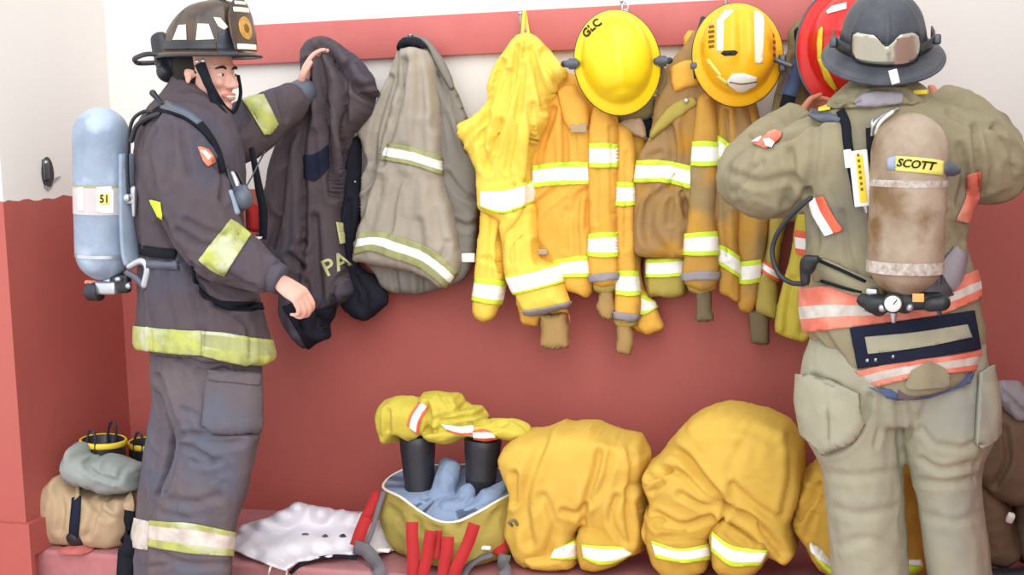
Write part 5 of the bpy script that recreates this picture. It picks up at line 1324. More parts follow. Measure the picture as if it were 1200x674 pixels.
# helmet of the left firefighter (leather-style, seen from the side)
LB = P(243, 66, YL)                       # centre of the brim plane
f3 = HR[:, 0]; l3 = HR[:, 1]; u3 = HR[:, 2]
u3 = u3+f3*.0; 
HX = np.eye(4); HX[:3, 0] = l3; HX[:3, 1] = -f3; HX[:3, 2] = u3; HX[:3, 3] = LB   # x = right side of head, y = rear
TRAD = [(0, -.045, .163, .008, .010), (0, -.040, .159, .034, .044), (0, -.028, .146, .062, .078), (0, -.013, .118, .084, .104), (0, 0, .08, .097, .119), (0, .006, .045, .104, .126), (0, .008, .022, .107, .129), (0, .006, .012, .113, .138), (0, .0, .007, .128, .158), (0, -.006, .000, .132, .164), (0, -.006, -.004, .130, .162), (0, .004, .002, .112, .138), (0, .008, .03, .100, .122), (0, .008, .08, .09, .11), (0, .006, .14, .01, .01)]
def rgT(x, y, z):
    a = np.arctan2(y-.005, x); w = np.clip((z-.03)/.04, 0, 1)*np.clip((.158-z)/.02, 0, 1)
    return 0*x
hm = shell(TRAD, n=96)
a = np.arctan2(hm.V[:, 1]-.006, hm.V[:, 0]); rr_ = np.hypot(hm.V[:, 0], hm.V[:, 1]-.006); ww = np.clip((hm.V[:, 2]-.03)/.04, 0, 1)
rid = sum(np.exp(-(((a-b+math.pi) % (2*math.pi)-math.pi)*rr_/.006)**2) for b in np.arange(8)*math.pi/4+math.pi/8)
hm.V[:, :2] *= (1+.045*rid*ww*np.clip(rr_/.03, 0, 1))[:, None]
hm.V[:, 2] -= .020*np.clip((hm.V[:, 1]-.13)/.05, 0, 1)*(hm.V[:, 2] < .02)     # rear brim dips
hm.xf(HX)
hel = build('helmet', hm, MT['helmet_brown'], person1); hel['label'] = 'dark brown fire helmet with pale reflective panels and front shield'
E1 = lambda *p: zp(150, 0, 5.1875, p)
k = max(TRAD, key=lambda r_: r_[3]); aa = np.linspace(0, 2*math.pi, 80, endpoint=False)
ed = np.stack([np.cos(aa)*k[3], k[1]+np.sin(aa)*k[4], np.full(80, -.002)], -1); ed[:, 2] -= .020*np.clip((ed[:, 1]-.13)/.05, 0, 1)
build('brim_edge', tube(ed, .0042, n=8, sub=1, closed=True).xf(HX), MT['black_rubber'], hel)
for q in (E1((272, 242), (356, 242), (352, 150), (308, 153)), E1((412, 244), (524, 238), (490, 146), (424, 144)), E1((520, 105), (560, 108), (612, 165), (584, 182), (548, 160))):
    build('reflective_panel', patch(hm, q, .0015, .0015), MT['cream'], hel)
build('lower_band', patch(hm, E1((215, 250), (350, 248), (535, 245), (540, 300), (350, 300), (215, 300)), .002, .003), MT['black_rubber'], hel)
build('front_panel', patch(hm, E1((545, 200), (600, 180), (660, 260), (672, 335), (548, 330)), .002, .002), MT['helmet_black'], hel)
def hp(x, y, z): return (HX@np.array([x, y, z, 1.]))[:3]      # helmet coordinates
# front shield: leather plate standing on the brim, leaning on the crown
sh_o = [(-.050, .0), (-.058, .05), (-.055, .10), (-.038, .135), (-.012, .158), (0, .172), (.012, .158), (.038, .135), (.055, .10), (.058, .05), (.050, .0)]
def shp(u, v, off=0):   # u sideways, v up
    yb = -.150+.035*(v/.17)**1.5-.0; return hp(u, yb+.10*(abs(u)/.07)**2*.18-off, .012+v)
def plate(pts, off, th):
    q = resample(np.array(pts, float), .006, True); gx, gz = np.meshgrid(np.arange(-.08, .08, .007), np.arange(0, .19, .007)); g = np.stack([gx.ravel(), gz.ravel()], -1); g = g[inpoly(g, q)]
    r_ = delaunay_2d_cdt([Vector(x) for x in np.vstack([q, g])], [], [list(range(len(q)))], 1, 1e-6); v = [x[:] for x in r_[0]]
    m = M([shp(x[0], x[1], off) for x in v], [tuple(f) for f in r_[2]]); n = m.normals().mean(0)
    if n@f3 < 0: m.F = [f[::-1] for f in m.F]
    return thicken(m, th)
sp = build('front_shield', plate(sh_o, 0, .004), MT['helmet_brown'], hel); sp['label'] = 'dark leather front shield with white bars and gold emblem'
for z0, z1, w_ in ((.004, .020, .044), (.112, .126, .036), (.134, .144, .026)):
    build('shield_bar', plate([(-w_, z0), (w_, z0), (w_, z1), (-w_, z1)], .0045, .0015), MT['cream'], hel)
build('emblem', plate([(math.cos(t)*.030, .066+math.sin(t)*.034) for t in np.linspace(0, 2*math.pi, 20, endpoint=False)], .0045, .0015), MT['emblem_gold'], hel)
build('emblem_centre', plate([(math.cos(t)*.011, .066+math.sin(t)*.013) for t in np.linspace(0, 2*math.pi, 12, endpoint=False)], .0062, .001), MT['ink_brown'], hel)
build('shield_holder', tube([hp(0, -.02, .163), hp(0, -.060, .176), hp(0, -.10, .186), hp(0, -.118, .184)], [.007, .009, .008, .006], n=12), MT['dark_steel'], hel)
build('crest', tube([hp(0, .06, .100), hp(0, .02, .140), hp(0, -.02, .160), hp(0, -.07, .168)], [(.006, .008)]*4, n=10), MT['helmet_brown'], hel)
# rear strap loop and ratchet box
RB = lambda px, py, y=YL: P(px, py, y)
build('strap_loop', tube([RB(190, 64, YL-.05), RB(172, 63.5, YL-.06), RB(159, 68, YL-.02), RB(158.5, 71.5, YL+.0), RB(164, 74, YL+.03), RB(190, 73, YL+.06)], .0075, n=10), MT['black_rubber'], hel)
build('rear_block', remesh([tube([RB(186, 44), RB(191, 62)], [(.018, .03), (.022, .035)], up=(1, 0, 0)), ellipsoid(RB(197, 84), (.030, .05, .034)), tube([RB(192, 72), RB(232, 72)], [(.03, .03), (.02, .04)])], .006, 4), MT['black_rubber'], hel)
# ear flap + chin strap on the near side
side = -l3
def cs(px, py, o): return P(px, py, YL-.085-o)
build('ear_strap', ribbon([cs(234, 74, .012), cs(240, 88, .014), cs(245, 100, .012), cs(254, 114, -.004), cs(263, 126, -.035), cs(269, 131, -.07)], [.032, .028, .026, .020, .016, .014], .004, nrm=(.25, -1, 0)), MT['black_webbing'], hel)
build('chin_strap', ribbon([P(268, 131, YL-.015), P(274, 131, YL+.02), P(279, 122, YL+.06), P(282, 108, YL+.08), P(279, 88, YL+.09)], .012, .004, nrm=(1, -.3, 0)), MT['black_webbing'], hel)
build('strap_snap', ellipsoid(cs(231, 72, .02), (.006, .004, .006)).add(ellipsoid(cs(238, 71, .02), (.006, .004, .006))), MT['steel'], hel)
build('throat_strap', ribbon([cs(246, 104, .004), cs(252, 120, .0), cs(262, 136, -.01), cs(266, 150, -.03), cs(264, 165, -.035)], [.02, .022, .026, .03, .03], .01, nrm=(.4, -1, 0)), MT['black_webbing'], hel)
# ------------------------------------------------------------------ left breathing apparatus
def cyl_tank(a, b, r_, n=48):
    """pressure cylinder from a (top) to b (bottom) with domed ends"""
    d = (b-a)/np.linalg.norm(b-a); X, Y_, _ = frame(d); L = np.linalg.norm(b-a)
    an = np.linspace(0, 2*math.pi, n, endpoint=False); c = np.cos(an)[:, None]*X+np.sin(an)[:, None]*Y_
    pr = [(0, .02), (.004, .25), (.014, .5), (.034, .77), (.06, .93), (.09, .995), (.12, 1)]
    st = [(t, f) for t, f in pr]+[(L*.3, 1), (L*.5, 1), (L*.7, 1)]+[(L-t, f) for t, f in pr[::-1]]
    q = cr(np.array(st), 3); q[:, 1] = np.clip(q[:, 1], .02, 1)
    return rings([a+d*t+c*r_*f for t, f in q]), d, c
YT = YL-.02
a, b = P(118, 125, YT), P(122, 329, YT); rt_ = 33*mpp(120, 230, YT)
r = empty('breathing_apparatus', b, 'dull blue-grey air cylinder with white label band on the left firefighter\'s back', 'breathing apparatus')
tk, d_, c_ = cyl_tank(a, b, rt_)
tank = build('cylinder', tk, MT['tank_blue'], r)
mat('band_grey', srgb(196, 188, 190), .5)
def ringband(t0, t1, mt, name, par, g=.0015, A=a, D=d_, C=c_, R_=rt_):
    return build(name, rings([A+D*t0+C*R_, A+D*t0+C*(R_+g), A+D*t1+C*(R_+g), A+D*t1+C*R_], closed=True), MT[mt], par, auto=30)
mp = mpp(120, 230, YT)
bnd = ringband((218-125)*mp, (249-125)*mp, 'band_grey', 'label_band', tank); bnd['label'] = 'pale label band'
ringband((215.5-125)*mp, (218-125)*mp, 'lime_grey', 'band_edge', tank)
ringband((296-125)*mp, (300-125)*mp, 'steel', 'worn_ring', tank, .0008)
T_ = lambda *p: zp(85, 205, 11.2375, p)
tk2 = rings([a+d_*t+c_*(rt_+.0016) for t in np.linspace(.2, .36, 12)])
build('label_square', patch(tk2, T_((320, 160), (510, 150), (550, 230), (545, 500), (400, 505), (320, 490)), .0005, .0008), MT['white_plastic'], tank)
build('label_square', patch(tk2, T_((62, 165), (140, 160), (145, 480), (80, 485)), .0005, .0008), MT['white_plastic'], tank)
build('number_plate', patch(tk2, T_((348, 245), (485, 240), (487, 392), (352, 396)), .0014, .0006), MT['label_yellow'], tank)
lettering(tk2, '51', *T_((417, 320))[0], 9.5, 0, YT, MT['ink'], tank, bold=.02, off=.0035, sx=.85)
# valve, gauge, frame
mV = lambda px, py, y=YT: P(px, py, y)
build('valve_neck', tube([mV(127, 322), mV(127.5, 334)], [.020, .018], n=16), MT['steel'], r)
build('valve_body', rbox(mV(128, 337, YT-.01), (.075, .06, .042), bev=.25).add(tube([mV(120, 336, YT-.02), mV(109, 336, YT-.02)], .017, n=14)), MT['steel'], r)
build('valve_knob', tube([mV(117, 341, YT-.02), mV(104, 342, YT-.02)], [.031, .028], n=18, rnd=False), MT['black_rubber'], r)
build('valve_stem', tube([mV(117, 332, YT-.02), mV(102, 331, YT-.02)], .008, n=12), MT['patch_orange'], r)
build('hose_fitting', tube([mV(132, 334), mV(140, 334), mV(148, 337)], [.017, .022, .015], n=14).add(ellipsoid(mV(139, 327, YT-.03), (.012, .012, .009))).add(ellipsoid(mV(151, 335, YT-.03), (.011, .011, .011))), MT['steel'], r)
build('reducer', rbox(mV(142, 332, YT), (.06, .06, .04), frame((0, -1, 0), (.3, 0, 1)), bev=.3), MT['black_plastic'], r)
def bar(name, pts, r_, mt, root=r): return build(name, tube(pts, r_, n=12, sub=5), MT[mt], root)
build('backframe', ribbon([mV(158, 180, YT), mV(158, 240, YT), mV(160, 290, YT), mV(164, 308, YT)], .16, .012, nrm=(-1, 0, 0)), MT['tank_blue'], r)
bar('frame_handle', [mV(152, 312, YT-.07), mV(166, 306, YT-.07), mV(174, 314, YT-.07), mV(170, 334, YT-.07)], [(.011, .011), (.012, .012), (.014, .014), (.013, .013)], 'steel')
bar('frame_handle', [mV(150, 320, YT-.07), mV(160, 326, YT-.07), mV(169, 336, YT-.07)], .010, 'grey_plastic')
build('band_buckle', rbox(mV(153, 233, YT-.06), (.03, .02, .03), bev=.25).add(ellipsoid(mV(149, 232, YT-.075), (.012, .010, .013))).add(tube([mV(157, 222, YT-.06), mV(157, 252, YT-.06)], [.012, .006], n=12)), MT['steel'], r)
build('cylinder_band', rings([a+d_*((232-125)*mp)+c_*(rt_+.001), a+d_*((232-125)*mp)+c_*(rt_+.004), a+d_*((240-125)*mp)+c_*(rt_+.004), a+d_*((240-125)*mp)+c_*(rt_+.001)], closed=True), MT['steel'], r) if False else None
bar('hose', [mV(151, 230, YT-.06), mV(149, 190, YT-.08), mV(151, 160, YT-.08), mV(156, 140, YT-.09), mV(168, 131, YT-.09), mV(178, 131, YT-.09)], .0055, 'black_rubber')
bar('hose', [mV(154, 165, YT-.09), mV(160, 148, YT-.11), mV(172, 139, YT-.12), mV(186, 134, YT-.13)], .0075, 'black_rubber')
def on(m, pts, off=.006): return lie(m, pts, off)
def norms(m, pts):
    n = m.normals(); q = proj(m.V); w, _ = facing(m); o = []
    ok = np.where(w > .05)[0]
    for p in pts:
        j = ok[np.argsort(((q[ok]-np.array(p))**2).sum(1))[:12]]; v = n[j].mean(0); o.append(v/np.linalg.norm(v))
    return np.array(o)
def worn(name, m, pts, w, th, mt, root, off=.006):
    return build(name, ribbon(on(m, pts, off), w, th, norms(m, pts), sub=4), MT[mt], root)
worn('shoulder_strap', cm, D0((120, 180), (150, 155), (200, 125), (260, 122), (330, 150), (400, 200), (450, 260), (480, 310), (500, 370), (510, 430)), [.03, .034, .03, .026, .022, .024], .008, 'black_webbing', r, .007)
worn('shoulder_pad', cm, D0((215, 95), (270, 110), (340, 140), (400, 185)), [.03, .034, .026], .006, 'grey_plastic', r, .010)
worn('waist_strap', cm, [(164, 292), (176, 295), (190, 297), (206, 298)], .032, .010, 'black_webbing', r, .006)
worn('waist_strap', cm, [(165, 309), (180, 310), (196, 311), (208, 311)], .024, .010, 'grey_plastic', r, .006)
worn('waist_strap', cm, [(225, 313), (229, 330), (238, 345), (252, 353), (270, 359), (290, 361), (308, 359)], [.010, .012, .02, .028, .022], .006, 'black_webbing', r, .006)
build('strap_clip', tube([mV(179, 109, YT-.1), mV(184, 115, YT-.1), mV(190, 121, YT-.11)], [.010, .008, .005], n=12), MT['black_rubber'], r)
E3 = lambda *p: zp(255, 170, 5.614, p)
build('regulator', remesh([tube([P(*E3((65, 350))[0], YL-.16), P(*E3((110, 430))[0], YL-.17)], [.020, .018]), ellipsoid(P(*E3((165, 355))[0], YL-.17), (.030, .03, .034)), tube([P(*E3((75, 300))[0], YL-.16), P(*E3((170, 300))[0], YL-.16)], [.016, .018])], .005, 3), MT['grey_plastic'], r)
build('regulator_mount', tube([P(*E3((85, 310))[0], YL-.2), P(*E3((125, 440))[0], YL-.2)], [.007, .010], n=12), MT['tank_blue'], r)
bar('gauge_line', [P(*E3((60, 160))[0], YL-.16), P(*E3((80, 220))[0], YL-.17), P(*E3((110, 290))[0], YL-.17)], .006, 'black_rubber')
bar('gauge_line', [P(*E3((95, 190))[0], YL-.15), P(*E3((120, 240))[0], YL-.16), P(*E3((135, 290))[0], YL-.16)], .009, 'steel')
bar('regulator_hose', [P(*E3((100, 120))[0], YL-.1), P(*E3((140, 200))[0], YL-.1), P(*E3((180, 280))[0], YL-.1)], .005, 'black_rubber')
bar('wire', [P(*E3((185, 280))[0], YL-.06), P(*E3((230, 200))[0], YL-.02), P(*E3((275, 110))[0], YL), P(*E3((310, 45))[0], YL)], .0025, 'dark_steel')
build('hanging_strap', ribbon([P(*E3((222, 20))[0], YL+.14), P(*E3((250, 160))[0], YL+.10), P(*E3((275, 300))[0], YL+.08), P(*E3((300, 440))[0], YL+.08), P(*E3((300, 620))[0], YL+.08)], [.015, .020, .024, .026, .022], .006, nrm=(.3, -1, 0)), MT['black_webbing'], r)
build('red_pouch', puff(E3((195, 400), (245, 385), (300, 430), (305, 520), (285, 570), (235, 575), (200, 560)), YL+.11, .03, .03, step=.005), MT['red_webbing'], r)
build('white_tag', rbox(P(*E3((248, 612))[0], YL+.02), (.034, .006, .032), frame((0, -1, 0), (.2, 0, 1)), bev=.2), MT['white_plastic'], r)
bar('wire', [P(*E3((190, 420))[0], YL+.04), P(*E3((192, 500))[0], YL+.04), P(*E3((195, 560))[0], YL+.04)], .003, 'ink')

# ================================================================== right firefighter
Y2 = -.75
hc2 = P(1036, 80, Y2+.04)
h2, hw2, HR2 = headm(hc2, (-.12, 1, .10), (0, -.12, 1), 1.0)
lsh, lel, lwr = P(980, 165, Y2), P(866, 208, Y2+.14), P(935, 138, Y2+.38)
rsh, rel, rwr = P(1112, 162, Y2), P(1178, 205, Y2+.12), P(1104, 118, Y2+.38)
an1, an2 = P(1019, 740, Y2), P(1126, 740, Y2); an1[2] = an2[2] = .09
body = h2+[tube([hc2+np.array([0, 0, -.06]), P(1042, 128, Y2), P(1045, 160, Y2)], [.052, .06, .08]),
    tube([P(1045, 160, Y2), P(1045, 220, Y2), P(1042, 300, Y2), P(1048, 420, Y2), P(1050, 460, Y2)], [(.13, .09), (.14, .10), (.12, .09), (.14, .10), (.12, .09)], up=(0, 1, 0)),
    tube([P(1045, 170, Y2), lsh], [.07, .055]), tube([P(1045, 170, Y2), rsh], [.07, .055]), tube([lsh, lel], [.052, .042]), tube([lel, lwr], [.042, .028]), tube([rsh, rel], [.052, .042]), tube([rel, rwr], [.042, .028]),
    tube([P(1005, 450, Y2), P(1014, 600, Y2), an1], [.08, .06, .04]), tube([P(1095, 450, Y2), P(1112, 600, Y2), an2], [.08, .06, .04]), tube([an1, an1+np.array([0, .1, -.05])], [.04, .03]), tube([an2, an2+np.array([0, .1, -.05])], [.04, .03])]
d1 = P(952, 124, Y2+.46)-lwr; d2 = P(1080, 124, Y2+.48)-rwr
body += handm(lwr+d1*.1, d1, (.2, .8, -.3), (.3, .1, .9), 1.2, .82)
body += handm(rwr+d2*.1, d2, (-.2, .8, -.3), (-.3, .1, .9), 1.3, .82)
person2 = build('person', remesh(body, .0045, 2), MT['skin_shade'])
tag(person2, 'person in khaki turnout gear seen from behind, both arms raised towards the coats', 'person')
ct = [loft([(1000, 108, 1078, 104, Y2, .085), (978, 122, 1100, 116, Y2, .115), (956, 140, 1128, 132, Y2, .14), (944, 165, 1142, 158, Y2, .15), (944, 210, 1142, 204, Y2, .155), (947, 250, 1138, 244, Y2, .15), (946, 290, 1131, 286, Y2, .145), (943, 325, 1140, 318, Y2, .155), (941, 355, 1148, 345, Y2, .165), (946, 385, 1152, 375, Y2, .17), (968, 415, 1153, 402, Y2, .175), (998, 440, 1150, 425, Y2, .175), (1018, 456, 1146, 438, Y2, .172)], n=64),
      tube([P(985, 172, Y2-.02), P(945, 192, Y2+.01), P(900, 212, Y2+.06), P(874, 212, Y2+.12)], [.105, .112, .104, .078], n=24),
      tube([P(868, 206, Y2+.13), P(885, 186, Y2+.22), P(912, 158, Y2+.32), P(940, 136, Y2+.38)], [.07, .074, .066, .05], n=24, rnd=False),
      tube([P(1105, 172, Y2-.02), P(1138, 185, Y2+.0), P(1162, 198, Y2+.05), P(1176, 204, Y2+.10)], [.105, .105, .092, .068], n=24),
      tube([P(1180, 200, Y2+.11), P(1166, 170, Y2+.22), P(1132, 136, Y2+.32), P(1102, 120, Y2+.38)], [.06, .068, .062, .05], n=24, rnd=False)]
c2m = remesh(ct, .0085, 5); crumple(c2m, .006, 6, (1, 1, 1), 61); crumple(c2m, .0026, 17, (1, 1, 1), 62)
J1 = lambda *p: zp(830, 60, 3.37, p); J2 = lambda *p: zp(1000, 60, 3.37, p); J3 = lambda *p: zp(820, 200, 2.4079, p); J4 = lambda *p: zp(960, 300, 3.964, p)
sculpt(c2m, [(J1((180, 330), (260, 350), (330, 330), (400, 280), (500, 260)), 4, 16), (J1((90, 480), (200, 520), (320, 500), (390, 560)), 5, 9), (J1((320, 400), (330, 500), (300, 620)), 5, 9), (J1((390, 560), (330, 640), (280, 660)), 4, 12), (J1((430, 280), (420, 420), (400, 560)), 5, 8),
    (J1((210, 440), (150, 480), (100, 560)), 4, 8), (J2((480, 300), (490, 420), (500, 560)), 4, 14), (J2((380, 240), (470, 290), (560, 300)), 4, 8), (J2((560, 300), (620, 380), (640, 460)), 4, 14), (J2((420, 380), (440, 500), (420, 600)), 5, 9), (J2((520, 320), (560, 420), (540, 540)), 5, 6),
    (J3((300, 100), (330, 200), (300, 260)), 4, 8), (J3((400, 120), (420, 240), (440, 300)), 4, 6), (J3((700, 120), (740, 200)), 4, 8), (J3((320, 470), (380, 540), (450, 590)), 4, 9), (J4((20, 360), (90, 470), (160, 560)), 4, 8)], 1.3)
coat2 = build('coat', c2m, MT['coat_khaki'], person2)
col2 = remesh([loft([(1000, 92, 1070, 90, Y2+.02, .085), (984, 104, 1082, 100, Y2, .105), (972, 116, 1092, 112, Y2-.01, .125), (968, 126, 1098, 122, Y2-.01, .13)], n=44)], .007, 3); crumple(col2, .004, 12)
Hr = lambda *p: zp(940, 0, 4.812, p)
sculpt(col2, [(Hr((170, 590), (270, 550), (400, 510), (560, 520), (620, 560)), 2.5, 14), (Hr((230, 600), (330, 570)), 2.5, 10), (Hr((260, 530), (400, 480), (560, 480)), 2.5, 8)], 1.2)
build('collar', col2, MT['coat_khaki'], coat2)
o = build('collar_lining', patch(col2, Hr((290, 570), (350, 530), (480, 510), (570, 530), (560, 580), (420, 600), (310, 600)), .002, .004), MT['grey_binding'], coat2)
build('shoulder_tab', patch(c2m, Hr((90, 575), (155, 565), (160, 620), (95, 630)), .004, .004), MT['yellow_rubber'], coat2) if len(patch(c2m, Hr((90, 575), (155, 565), (160, 620), (95, 630))).F) else None
build('shoulder_tab', rbox(P(1079, 108, Y2-.10), (.035, .012, .018), frame((0, -1, 0), (-.3, 0, 1)), bev=.3), MT['yellow_rubber'], coat2)
tr(coat2, c2m, J1((160, 360), (200, 330), (215, 300)), J1((230, 385), (280, 350), (290, 320)), 'pinkorange', 'silver', ((0, 1, 0),), label='faded orange forearm band')
for q in (J1((168, 335), (195, 325), (212, 340), (195, 358), (170, 358)), J1((215, 350), (240, 342), (262, 360), (250, 380), (228, 374))):
    t_ = patch(c2m, q, .008, .002)
    if len(t_.F): build('reflective_spot', t_, MT['silver'], coat2)
tr(coat2, c2m, [(947, 233), (953, 252), (967, 277)], [(965, 230), (974, 248), (988, 270)], 'orange', 'silver', ((0, .5, 1), (.5, 1, 0)), label='slanted orange and white shoulder strip')
tr(coat2, c2m, [(1134, 205), (1131, 232), (1120, 258)], [(1150, 200), (1147, 232), (1134, 262)], 'pinkorange', 'silver', ((0, 1, 0),), label='orange strip by the right armpit')
tr(coat2, c2m, J3((340, 180), (380, 235), (405, 280)), J3((395, 170), (420, 225), (440, 270)), 'pinkorange', 'silver', ((0, .4, 0), (.4, .7, 1), (.7, 1, 0))) if False else None
tr(coat2, c2m, [(936, 338), (975, 336), (1030, 345), (1075, 345), (1110, 330), (1156, 312)], [(936, 390), (975, 386), (1030, 379), (1075, 373), (1110, 366), (1158, 345)], 'pinkorange', 'silver_worn', ((0, .42, 0), (.42, .7, 1), (.7, 1, 0)), label='wide orange band with white stripe round the waist')
tr(coat2, c2m, J4((170, 535), (300, 505), (450, 480), (600, 465), (750, 435)), J4((250, 612), (330, 590), (470, 560), (600, 545), (756, 530)), 'pinkorange', 'silver_worn', ((0, .3, 0), (.3, .7, 1), (.7, 1, 0)), label='orange and white hem band')
o = tr(coat2, c2m, J4((143, 335), (430, 295), (718, 252)), J4((180, 522), (470, 480), (748, 432)), 'navy', 'navy', ((0, 1, 0),), name='name_panel', label='navy lettering panel with khaki window', off=.006)
o = tr(coat2, c2m, J4((213, 376), (440, 355), (685, 318)), J4((228, 455), (470, 425), (708, 378)), 'pants_khaki', 'pants_khaki', ((0, 1, 0),), name='name_window', off=.0105)
for q in J4((222, 486), (262, 484), (342, 468)): 
    t_ = patch(c2m, [(q[0]-1.6, q[1]-2), (q[0]+1.6, q[1]-2), (q[0]+1.6, q[1]+2), (q[0]-1.6, q[1]+2)], .0105, .001)
    if len(t_.F): build('stud', t_, MT['steel'], coat2)
o = build('tail_flap', patch(c2m, J4((400, 600), (430, 530), (510, 488), (580, 520), (610, 560), (600, 610), (420, 625)), .011, .003), MT['coat_khaki'], coat2)
# trousers
tl = [loft([(950, 395, 1150, 388, Y2, .14), (940, 425, 1156, 418, Y2, .15), (938, 460, 1162, 455, Y2, .145), (946, 492, 1160, 488, Y2, .12)], n=60),
      loft([(936, 450, 1058, 450, Y2, .13), (938, 480, 1056, 480, Y2, .135), (946, 515, 1056, 515, Y2, .13), (961, 545, 1057, 545, Y2, .12), (967, 575, 1058, 575, Y2, .115), (973, 644, 1062, 644, Y2, .11), (976, 700, 1066, 700, Y2, .11), (978, 752, 1068, 752, Y2, .11)]),
      loft([(1050, 450, 1164, 450, Y2, .13), (1054, 485, 1168, 485, Y2, .135), (1058, 515, 1164, 515, Y2, .13), (1066, 545, 1152, 545, Y2, .12), (1074, 580, 1152, 580, Y2, .115), (1082, 640, 1160, 640, Y2, .11), (1090, 700, 1165, 700, Y2, .11), (1092, 752, 1168, 752, Y2, .11)])]
t2 = remesh(tl, .0085, 5); crumple(t2, .0036, 6, (1.3, 1.3, .5), 71); crumple(t2, .0022, 17, (1, 1, .8), 72)
W = lambda *p: zp(900, 400, 2.46, p)
sculpt(t2, [(W((375, 170), (380, 250), (385, 330), (400, 430)), 4, 14), (W((150, 325), (220, 300), (270, 240), (295, 160)), 4, 14), (W((130, 100), (200, 130)), 4, 9), (W((320, 160), (325, 230), (310, 300)), 3, 9), (W((400, 180), (420, 230), (400, 280)), 3, 10), (W((440, 340), (500, 370), (600, 350)), 4, 10), (W((430, 400), (520, 410), (610, 390)), 4, 10),
    (W((600, 290), (560, 310), (500, 300)), 4, 9), (W((170, 380), (260, 390), (370, 370)), 5, 6), (W((190, 480), (260, 500), (370, 480)), 5, 6), (W((450, 500), (540, 520), (620, 490)), 5, 6), (W((200, 590), (290, 570), (370, 600)), 5, 6), (W((640, 90), (655, 180), (650, 270)), 3, 10), (W((180, 180), (185, 280)), 3, 7), (W((460, 170), (440, 240), (480, 300)), 4, 7)], .85)
tr2 = build('trousers', t2, MT['pants_khaki'], person2)
build('cargo_pocket', patch(t2, W((92, 95), (180, 110), (265, 150), (268, 235), (240, 285), (160, 318), (105, 265), (88, 170)), .008, .014), MT['pants_khaki'], tr2)
build('cargo_pocket', patch(t2, W((605, 90), (640, 70), (658, 180), (660, 270), (612, 308), (596, 292)), .008, .014), MT['pants_khaki'], tr2)
tr(tr2, t2, J4((225, 610), (330, 618), (450, 612), (600, 570), (720, 540)), J4((290, 640), (340, 665), (470, 665), (600, 630), (700, 590)), 'blue_webbing', 'dark_steel', ((0, 1, 0),), name='belt', label='faded blue belt', off=.010)
tr(tr2, t2, J4((365, 612), (420, 600), (470, 605)), J4((365, 668), (420, 668), (470, 660)), 'pants_grey', 'pants_grey', ((0, 1, 0),), name='belt_loop', off=.016)
fboot(person2, an1, (.05, 1)); fboot(person2, an2, (.1, 1))
# helmet with goggles, tipped back
BC = P(1034, 59, Y2+.02)
upv = np.array([.05, -.40, .92]); upv /= np.linalg.norm(upv); rt2 = np.array([1, .10, 0.]); rt2 -= upv*(rt2@upv); rt2 /= np.linalg.norm(rt2)
yv = np.cross(upv, rt2)    # front direction
HX2 = np.eye(4); HX2[:3, 0] = -rt2; HX2[:3, 1] = -yv; HX2[:3, 2] = upv; HX2[:3, 3] = BC     # y = rear (towards camera)
CH = [(0, .005, .150, .006, .008), (0, .005, .147, .035, .042), (0, .006, .132, .066, .078), (0, .007, .102, .090, .105), (0, .008, .066, .102, .122), (0, .008, .034, .108, .130), (0, .009, .020, .111, .134), (0, .014, .010, .122, .148), (0, .022, .002, .144, .176), (0, .024, -.008, .150, .184), (0, .024, -.012, .148, .182), (0, .014, .000, .116, .140), (0, .008, .03, .102, .124), (0, .008, .08, .09, .11), (0, .006, .13, .01, .01)]
hm2 = shell(CH, n=96)
a_ = np.arctan2(hm2.V[:, 1]-.006, hm2.V[:, 0]); r2_ = np.hypot(hm2.V[:, 0], hm2.V[:, 1]-.006); ww = np.clip((hm2.V[:, 2]-.03)/.04, 0, 1)
rid = sum(np.exp(-(((a_-b_+math.pi) % (2*math.pi)-math.pi)*r2_/.004)**2) for b_ in (math.pi/2, -math.pi/2, math.pi/2+.85, math.pi/2-.85, math.pi*1.5+.85, math.pi*1.5-.85))
hm2.V[:, :2] *= (1+.04*rid*ww*np.clip(r2_/.03, 0, 1))[:, None]
hm2.xf(HX2); hel2 = build('helmet', hm2, MT['helmet_charcoal'], person2); hel2['label'] = 'charcoal fire helmet with wide rear brim and silver goggles'
k = max(CH, key=lambda r_: r_[3]); ed = np.stack([np.cos(aa)*k[3], k[1]+np.sin(aa)*k[4], np.full(80, k[2])], -1)
build('brim_edge', tube(ed, .0045, n=8, sub=1, closed=True).xf(HX2), MT['helmet_charcoal'], hel2)
Hg = lambda *p: zp(940, 0, 4.812, p)
big = rings([np.array([ (HX2@np.array([math.cos(t)*.128, .01+math.sin(t)*.152, z, 1.]))[:3] for t in np.linspace(0, 2*math.pi, 96, endpoint=False)]) for z in np.linspace(-.02, .10, 14)], cap=False)
lens_t = Hg((290, 215), (300, 190), (340, 176), (390, 188), (425, 215), (470, 262), (510, 240), (545, 200), (590, 184), (630, 186), (652, 205))
lens_b = Hg((288, 260), (292, 300), (320, 335), (380, 352), (430, 358), (480, 360), (530, 360), (580, 355), (625, 335), (650, 300), (658, 250))
lens = band(big, lens_t, lens_b, ((0, 1, 0),), .0, .004, n=3)
gl = build('goggles', band(big, [(p[0]+(p[0]-1038)*.05, p[1]-2.5) for p in lens_t], [(p[0]+(p[0]-1038)*.05, p[1]+3.5) for p in lens_b], ((0, 1, 0),), -.004, .004, n=3), MT['black_rubber'], hel2)
build('goggle_lens', lens, MT['goggle_lens'], hel2)
def H2(x, y, z): return (HX2@np.array([x, y, z, 1.]))[:3]
